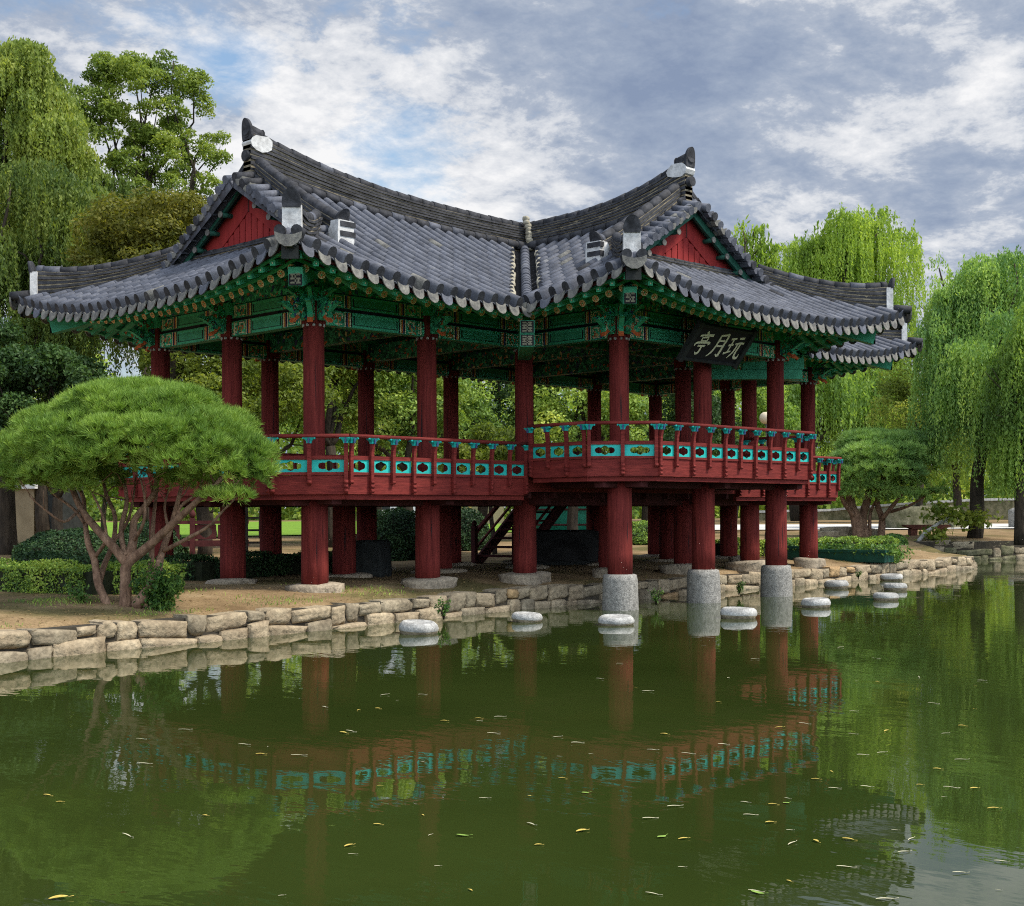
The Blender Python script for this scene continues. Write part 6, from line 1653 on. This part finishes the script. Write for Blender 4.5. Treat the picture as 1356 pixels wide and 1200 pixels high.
def stair():
    a = gp(656, 747); ang = .16; root = empty('timber_stair', a, 'dark red timber stair with handrails climbing to the back of the deck', 'staircase', rz=ang)
    n = 9; run = 2.75; rise = 1.95; wd = .62
    for y in (-wd, wd):
        mb = MB(); mb.prism([(0, -.05), (.22, -.05), (run+.1, rise-.1), (run+.1, rise+.12), (run-.1, rise+.12), (0, .12)], Matrix.Translation((0, y, 0)), .07, 0); mb.build('stringer', [DKW], root)
        mb = MB(); mb.box((-.10, y-.06, -.1), (.02, y+.06, .95)); mb.lathe([(.05, .95), (.075, 1.0), (.05, 1.06), (.015, 1.09)], (-.04, y, 0), 10, 0); mb.build('newel_post', [DKW], root)
        mb = MB(); mb.prism([(0, .72), (run, rise+.70), (run, rise+.80), (0, .82)], Matrix.Translation((0, y, 0)), .09, 0); mb.prism([(0, .34), (run, rise+.32), (run, rise+.38), (0, .40)], Matrix.Translation((0, y, 0)), .05, 0); mb.build('stair_rail', [REDH], root)
        mb = MB(); mb.box((run-.04, y-.05, rise-.3), (run+.08, y+.05, rise+.9)); mb.build('newel_post', [DKW], root)
    for k in range(n): mb = MB(); x = .05+run*k/n; z = rise*(k+1)/n; mb.box((x, -wd+.036, z-.05), (x+.34, wd-.036, z)); mb.build('tread', [DKW], root)
stair()
def tarp_crate():
    b = gp(742, 748); root = empty('covered_crate', b, 'wide crate draped in black tarpaulin standing under the wing deck', 'covered crate', rz=TH-math.pi/2+.05)
    w, d, h = 1.75, .9, .84; mb = MB(); mb.box((-w/2+.05, -d/2+.05, 0), (w/2-.05, d/2-.05, h-.06)); mb.build('crate', [CHAR], root)
    mb = MB(); nx, nzv = 40, 18; ids = []
    for i in range(nx+1):
        u = i/nx; x = -w/2+w*u; col = []
        col.append((x, d/2, h)); 
        for j in range(nzv+1):
            t = j/nzv; z = h-t*(h-.10); sag = (u-.5)**2*4
            r = math.sqrt((u-.48)**2*3.2+(1-t)**2*1.0)
            y = -d/2-.06-.022*math.cos(r*8+.6*math.sin(u*7))*min(1, t*3)-.03*math.sin(u*6+t*2)*t
            col.append((x+.05*math.sin(t*5)*math.sin(u*9), y, z+.02*math.sin(u*17)))
        ids.append(mb.add(col))
    for i in range(nx):
        for j in range(nzv+1): mb.face((ids[i]+j, ids[i]+j+1, ids[i+1]+j+1, ids[i+1]+j), 0, True)
    mb.build('tarpaulin', [TARP], root)
tarp_crate()
def cloth_box():
    b = gp(491, 762); root = empty('covered_box', b, 'charcoal cloth-covered box beside the second inner deck column', 'covered box', rz=TH-math.pi/2-.25)
    mb = MB(); nx = 14
    prof = []
    w, d, h = .62, .6, .72
    P = [(-w/2, -d/2), (w/2, -d/2), (w/2, d/2), (-w/2, d/2)]
    pts = densify(P+[P[0]], .05)[:-1]; n = len(pts); r0 = mb.add([(x*1.06+.012*math.sin(k*1.7), y*1.06+.012*math.cos(k*1.9), -.01) for k, (x, y) in enumerate(pts)]); r1 = mb.add([(x, y, h*.95) for x, y in pts]); r2 = mb.add([(x*.94, y*.94, h+.01*math.sin(k)) for k, (x, y) in enumerate(pts)])
    for a, c in ((r0, r1), (r1, r2)):
        for k in range(n): mb.face((a+k, a+(k+1) % n, c+(k+1) % n, c+k), 0, True)
    mb.face([r2+k for k in range(n)]); mb.build('cloth_cover', [CHAR], root)
    mb = MB(); mb.box((-w*.45, -d*.45, 0), (w*.45, d*.45, h*.93)); mb.build('box', [CHAR], root)
cloth_box()
def drum_house():
    b = at(760, 58); root = empty('round_hut', b, 'turquoise round wooden enclosure with dark bands seen under the wing deck', 'round enclosure'); mb = MB()
    mb.lathe([(2.0, 0), (1.9, .7), (1.75, 1.6), (1.4, 2.3), (.6, 2.8)], (0, 0, .1), 40, 0); mb.build('boards', [TEALB], root)
    for z, r in ((.95, 1.88), (1.42, 1.80), (.32, 1.97)): mb = MB(); mb.lathe([(r, z), (r+.03, z+.01), (r+.02, z+.07), (r-.03, z+.08)], (0, 0, .1), 40, 0); mb.build('band', [DKW], root)
drum_house()
def back_railing():
    b = at(262, 38); root = empty('wooden_railing', b, 'dark red wooden garden railing with pierced boards and ball-topped posts behind the left deck', 'railing', rz=TH-math.pi/2+.12)
    for x in (-1.15, -.15, 1.25):
        mb = MB(); mb.box((x-.07, -.07, -.1), (x+.07, .07, 1.15)); mb.lathe([(.05, 1.15), (.09, 1.22), (.09, 1.28), (.05, 1.36), (.015, 1.38)], (x, 0, 0), 12, 0); mb.build('post', [DKW], root)
    mb = MB(); mb.box((-1.3, -.05, .98), (1.4, .05, 1.07)); mb.box((-1.3, -.045, .35), (1.4, .045, .52)); mb.build('rail', [DKW], root)
    for x in (-1.08, -.08, .55): mb = MB(); panel(mb, (x, 0), (x+.58, 0), .55, .96); mb.build('pierced_panel', [DKW, DKW], root)
back_railing()
def trellis():
    b = at(336, 33); root = empty('wooden_ladder', b, 'grey wooden ladder standing behind the left deck columns', 'ladder', rz=TH-math.pi/2)
    for x in (-.18, .18): mb = MB(); mb.box((x-.035, -.03, 0), (x+.035, .03, 1.7)); mb.build('side_rail', [BARK], root)
    mb = MB()
    for k in range(5): mb.box((-.145, -.02, .25+k*.3), (.145, .02, .30+k*.3))
    mb.build('rungs', [BARK], root)
trellis()
def booth():
    b = at(37, 50); root = empty('garden_kiosk', b, 'small beige-walled kiosk with a pale flat roof behind the left willow trunk', 'kiosk', rz=TH-math.pi/2-.3)
    mb = MB(); mb.box((-.55, -.8, -.1), (.85, .8, 1.95)); mb.build('wall', [BEIGE], root)
    mb = MB(); mb.box((-.72, -.95, 1.953), (1.0, .95, 2.1)); mb.build('roof', [WHITE], root)
    mb = MB(); mb.box((.95, -.6, -.1), (1.75, .9, 2.2)); mb.build('dark_annexe', [CHAR], root)
booth()
def far_buildings():
    b = at(540, 108); root = empty('white_building', b, 'white building glimpsed beyond the lawn between the deck columns', 'building', rz=TH-math.pi/2)
    mb = MB(); mb.box((-3.2, 0, 0), (3.0, 5, 2.7)); mb.build('wall', [WHITE], root)
    mb = MB(); mb.prism([(-3.5, 2.703), (3.3, 2.703), (2.9, 3.3), (-3.1, 3.3)], Matrix.Translation((0, 2.4, 0)), 5.6, 0); mb.build('roof', [TILED], root)
    for x in (-2.3, -.7, .9): mb = MB(); mb.box((x, -.04, .9), (x+.9, -.003, 2.0)); mb.build('window', [CHAR], root)
    b = at(618, 84); root = empty('beige_building', b, 'ochre-walled building half hidden behind the timber stair', 'building', rz=TH-math.pi/2+.1)
    mb = MB(); mb.box((-2.2, 0, 0), (2.3, 4, 2.6)); mb.build('wall', [BEIGE], root)
    mb = MB(); mb.prism([(-2.6, 2.603), (2.7, 2.603), (2.2, 3.3), (-2.1, 3.3)], Matrix.Translation((0, 1.9, 0)), 4.8, 0); mb.build('roof', [TILED], root)
    mb = MB(); mb.box((-.6, -.04, .2), (.3, -.003, 2.0)); mb.build('door', [YEL], root)
far_buildings()

# round stones in the pond
ST = [(553, 838, 'pale round stone float in the pond, leftmost, in front of the second front column'), (697, 823, 'pale round stone float in front of the inner corner column'), (815, 828, 'pale round stone float just in front of the left stone pier'),
      (977, 820, 'pale round stone float between the middle and right stone piers'), (1080, 806, 'pale round stone float just right of the right stone pier'), (1107, 781, 'greyer round stone float close under the bank wall'),
      (1172, 797, 'nearest of the three round stone floats clustered on the right'), (1185, 784, 'middle one of the three round stone floats clustered on the right'), (1180, 771, 'farthest of the three round stone floats, close to the wall')]
for k, (u, v, lab) in enumerate(ST):
    d = FPX*EYE/(v-HOR); x, y = W(u, d); mb = MB(); ph = k*1.3
    mb.lathe([(.20, -.25), (.225, -.06), (.262, .0), (.285, .05), (.288, .09), (.270, .135), (.235, .165), (.215, .168), (.19, .15), (.05, .145)], (0, 0, 0), 26, [1, 1, 1, 0, 0, 0, 0, 0, 0], wob=lambda j, z: 1+.035*math.sin(j*.5+ph)+.02*math.sin(j*1.3+ph*2+z*8)+.012*math.sin(j*3.1+ph*3+z*20))
    o = mb.build('round_stone', [WSTO, STONG], None, (x, y, 0)); o.rotation_euler = (R.uniform(-.05, .05), R.uniform(-.05, .05), R.uniform(0, 6)); q = R.uniform(.92, 1.06); o.scale = (q, q*R.uniform(.94, 1.04), R.uniform(.85, 1.1)); tag(o, lab, 'stone', 'round stone floats in the pond')

# fallen leaves on the water
LY = M_('yellow_fallen_leaf', (.45, .32, .06), (.62, .50, .14), 20, .7); LP = M_('pale_fallen_leaf', (.42, .40, .26), (.60, .57, .42), 20, .7); LG = M_('green_fallen_leaf', (.14, .26, .04), (.26, .38, .08), 20, .7)
def leaf_mesh(kind, mat):
    mb = MB(); L, w, n = {0: (.16, .050, 8), 1: (.20, .022, 8), 2: (.17, .085, 8)}[kind]
    l, c, r = [], [], []
    for k in range(n+1):
        t = k/n; x = -L/2+L*t; hw = w/2*math.sin(math.pi*min(1, t*.96+.04))**.75; curl = .010*math.sin(t*3+kind)*(1 if kind != 1 else .6)
        bend = .010*math.sin(t*math.pi)*(kind == 1); l.append((x, hw+bend, .006+curl+.006)); c.append((x, bend, .004+curl)); r.append((x, -hw+bend, .006+curl+.004))
    l = mb.add(l); c = mb.add(c); r = mb.add(r)
    for k in range(n): mb.face((c+k, c+k+1, l+k+1, l+k), 0, True); mb.face((r+k, r+k+1, c+k+1, c+k), 0, True)
    mb.tube([(L/2, 0, .006), (L/2+.045, .006, .008)], .003, 5, 0)
    me = mb.mesh('fallen_leaf'); me.materials.append(mat); return me
KIND = [(leaf_mesh(0, LY), 'small yellow fallen leaf floating on the green pond', 'yellow leaves on the pond'), (leaf_mesh(1, LP), 'slim pale curled leaf floating on the green pond', 'slim pale leaves on the pond'), (leaf_mesh(2, LG), 'broad fresh green leaf floating on the pond', 'green leaves on the pond')]
def fallen(u, v, kind, s=1.0, a=None, label=None):
    d = FPX*EYE/(v-HOR); x, y = W(u, d); me, lab, grp = KIND[kind]
    o = bpy.data.objects.new('fallen_leaf', me); COL.objects.link(o); o.location = (x, y, .004); o.rotation_euler = (R.uniform(-.1, .1), R.uniform(-.1, .1), R.uniform(0, 6.28) if a is None else a); s *= .46; o.scale = (s, s, s)
    if label: tag(o, label, 'leaf')
    else: tag(o, lab, 'leaf', grp)
AC = TH-math.pi/2
spots = [(430, 936, 1), (500, 938, 0), (588, 955, 0), (630, 952, 0), (650, 972, 1), (465, 968, 1), (505, 920, 1), (560, 920, 1), (186, 977, 1), (345, 998, 0), (450, 970, 0), (186, 1010, 1), (62, 1051, 0), (75, 1060, 0), (270, 1079, 0), (500, 1092, 0), (640, 1058, 1), (460, 1120, 0), (165, 1105, 1),
         (858, 917, 1), (950, 932, 0), (875, 974, 0), (735, 977, 1), (860, 995, 1), (908, 1000, 1), (955, 988, 1), (1065, 961, 1), (1030, 966, 0), (1125, 975, 1), (1170, 971, 0), (1140, 1003, 1), (1165, 1000, 1), (1270, 1010, 1), (1240, 1022, 0), (1258, 1047, 1), (1217, 1043, 0), (1290, 1048, 0), (1312, 1075, 0),
         (740, 1032, 0), (775, 1051, 2), (893, 1070, 1), (858, 1086, 1), (700, 1093, 1), (876, 1110, 2), (905, 1113, 0), (1020, 1068, 0), (1038, 1066, 2), (990, 1082, 1), (1045, 1120, 1), (1122, 1115, 0), (1080, 1035, 0), (1100, 1047, 1), (1145, 1045, 1), (985, 1065, 1), (1000, 1183, 1), (1115, 1152, 1), (862, 1186, 1), (1002, 1185, 2), (1195, 1132, 1),
         (1205, 1115, 1), (1250, 975, 1), (1270, 965, 0), (1235, 935, 1), (1160, 875, 1), (1110, 860, 1), (1000, 875, 1), (965, 900, 1), (1015, 1092, 0), (1080, 1117, 0), (1172, 1195, 1), (1130, 945, 1), (1300, 905, 1), (1215, 900, 1), (1325, 1145, 1), (1268, 1160, 1), (760, 985, 1), (660, 950, 1), (240, 965, 1), (320, 985, 1), (395, 1000, 1), (820, 880, 1), (790, 900, 1)]
for u, v, k in spots: fallen(u+R.uniform(-3, 3), v, k, R.uniform(.6, 1.0) if k != 1 else R.uniform(.7, 1.15), AC+R.normal()*.5)
for _ in range(30): fallen(R.uniform(350, 1350), R.uniform(870, 1190), int(R.choice([0, 1, 1])), R.uniform(.3, .6), AC+R.normal()*.8)
fallen(611, 1107, 2, .95, AC, 'bright green leaf floating in the middle of the pond, the largest green one')
fallen(768, 1102, 0, 1.0, AC+.5, 'yellow lobed leaf floating in front, right of the pond centre'); fallen(75, 1188, 0, 1.25, AC+.2, 'large yellow leaf in the bottom left corner of the pond')

# grass tufts and leaf litter on the bank
def bank_point(n, lo, hi, umin, umax):
    seg = R.uniform(umin, umax, n); k = np.floor(seg).astype(int); t = (seg-k)[:, None]
    p = SH[k]+(SH[k+1]-SH[k])*t; d = SH[k+1]-SH[k]; d = d/np.linalg.norm(d, axis=1, keepdims=True); nn = np.column_stack([-d[:, 1], d[:, 0]])
    p = p+nn*R.uniform(lo, hi, n)[:, None]
    return np.array([(x, y, ground_h(x, y)) for x, y in p])
def bank_cover():
    p = bank_point(9000, .22, 2.6, 3, 9.6)
    keep = (np.sin(p[:, 0]*2.3+p[:, 1]*1.1)+np.sin(p[:, 0]*.9-p[:, 1]*2.7)+R.normal(size=len(p))*.5) > .75
    p = p[keep]; n = len(p); a = R.normal(size=(n, 3))*.45; a[:, 2] = 1
    h = .075*R.uniform(.4, 1.2, n)
    V = leaf_quads(p+a*(h*.35)[:, None], a, rdir(n), h, .010)
    tag(np_quads('grass', V, L_HEDGE, None, R.random(n)), kind='stuff')
    p = bank_point(5200, .2, 4.2, 3, 19.5); n = len(p); q = R.normal(size=(n, 3))*.35; q[:, 2] += 1
    p[:, 2] += .022
    V = leaf_quads(p, rdir(n)*np.array([1, 1, .15]), q, .05*R.uniform(.4, 1.4, n), .022)
    tag(np_quads('leaf_litter', V, M_('dry_leaf_litter', (.10, .065, .03), (.30, .21, .09), 3, .9), None, R.random(n)), kind='stuff')
bank_cover()
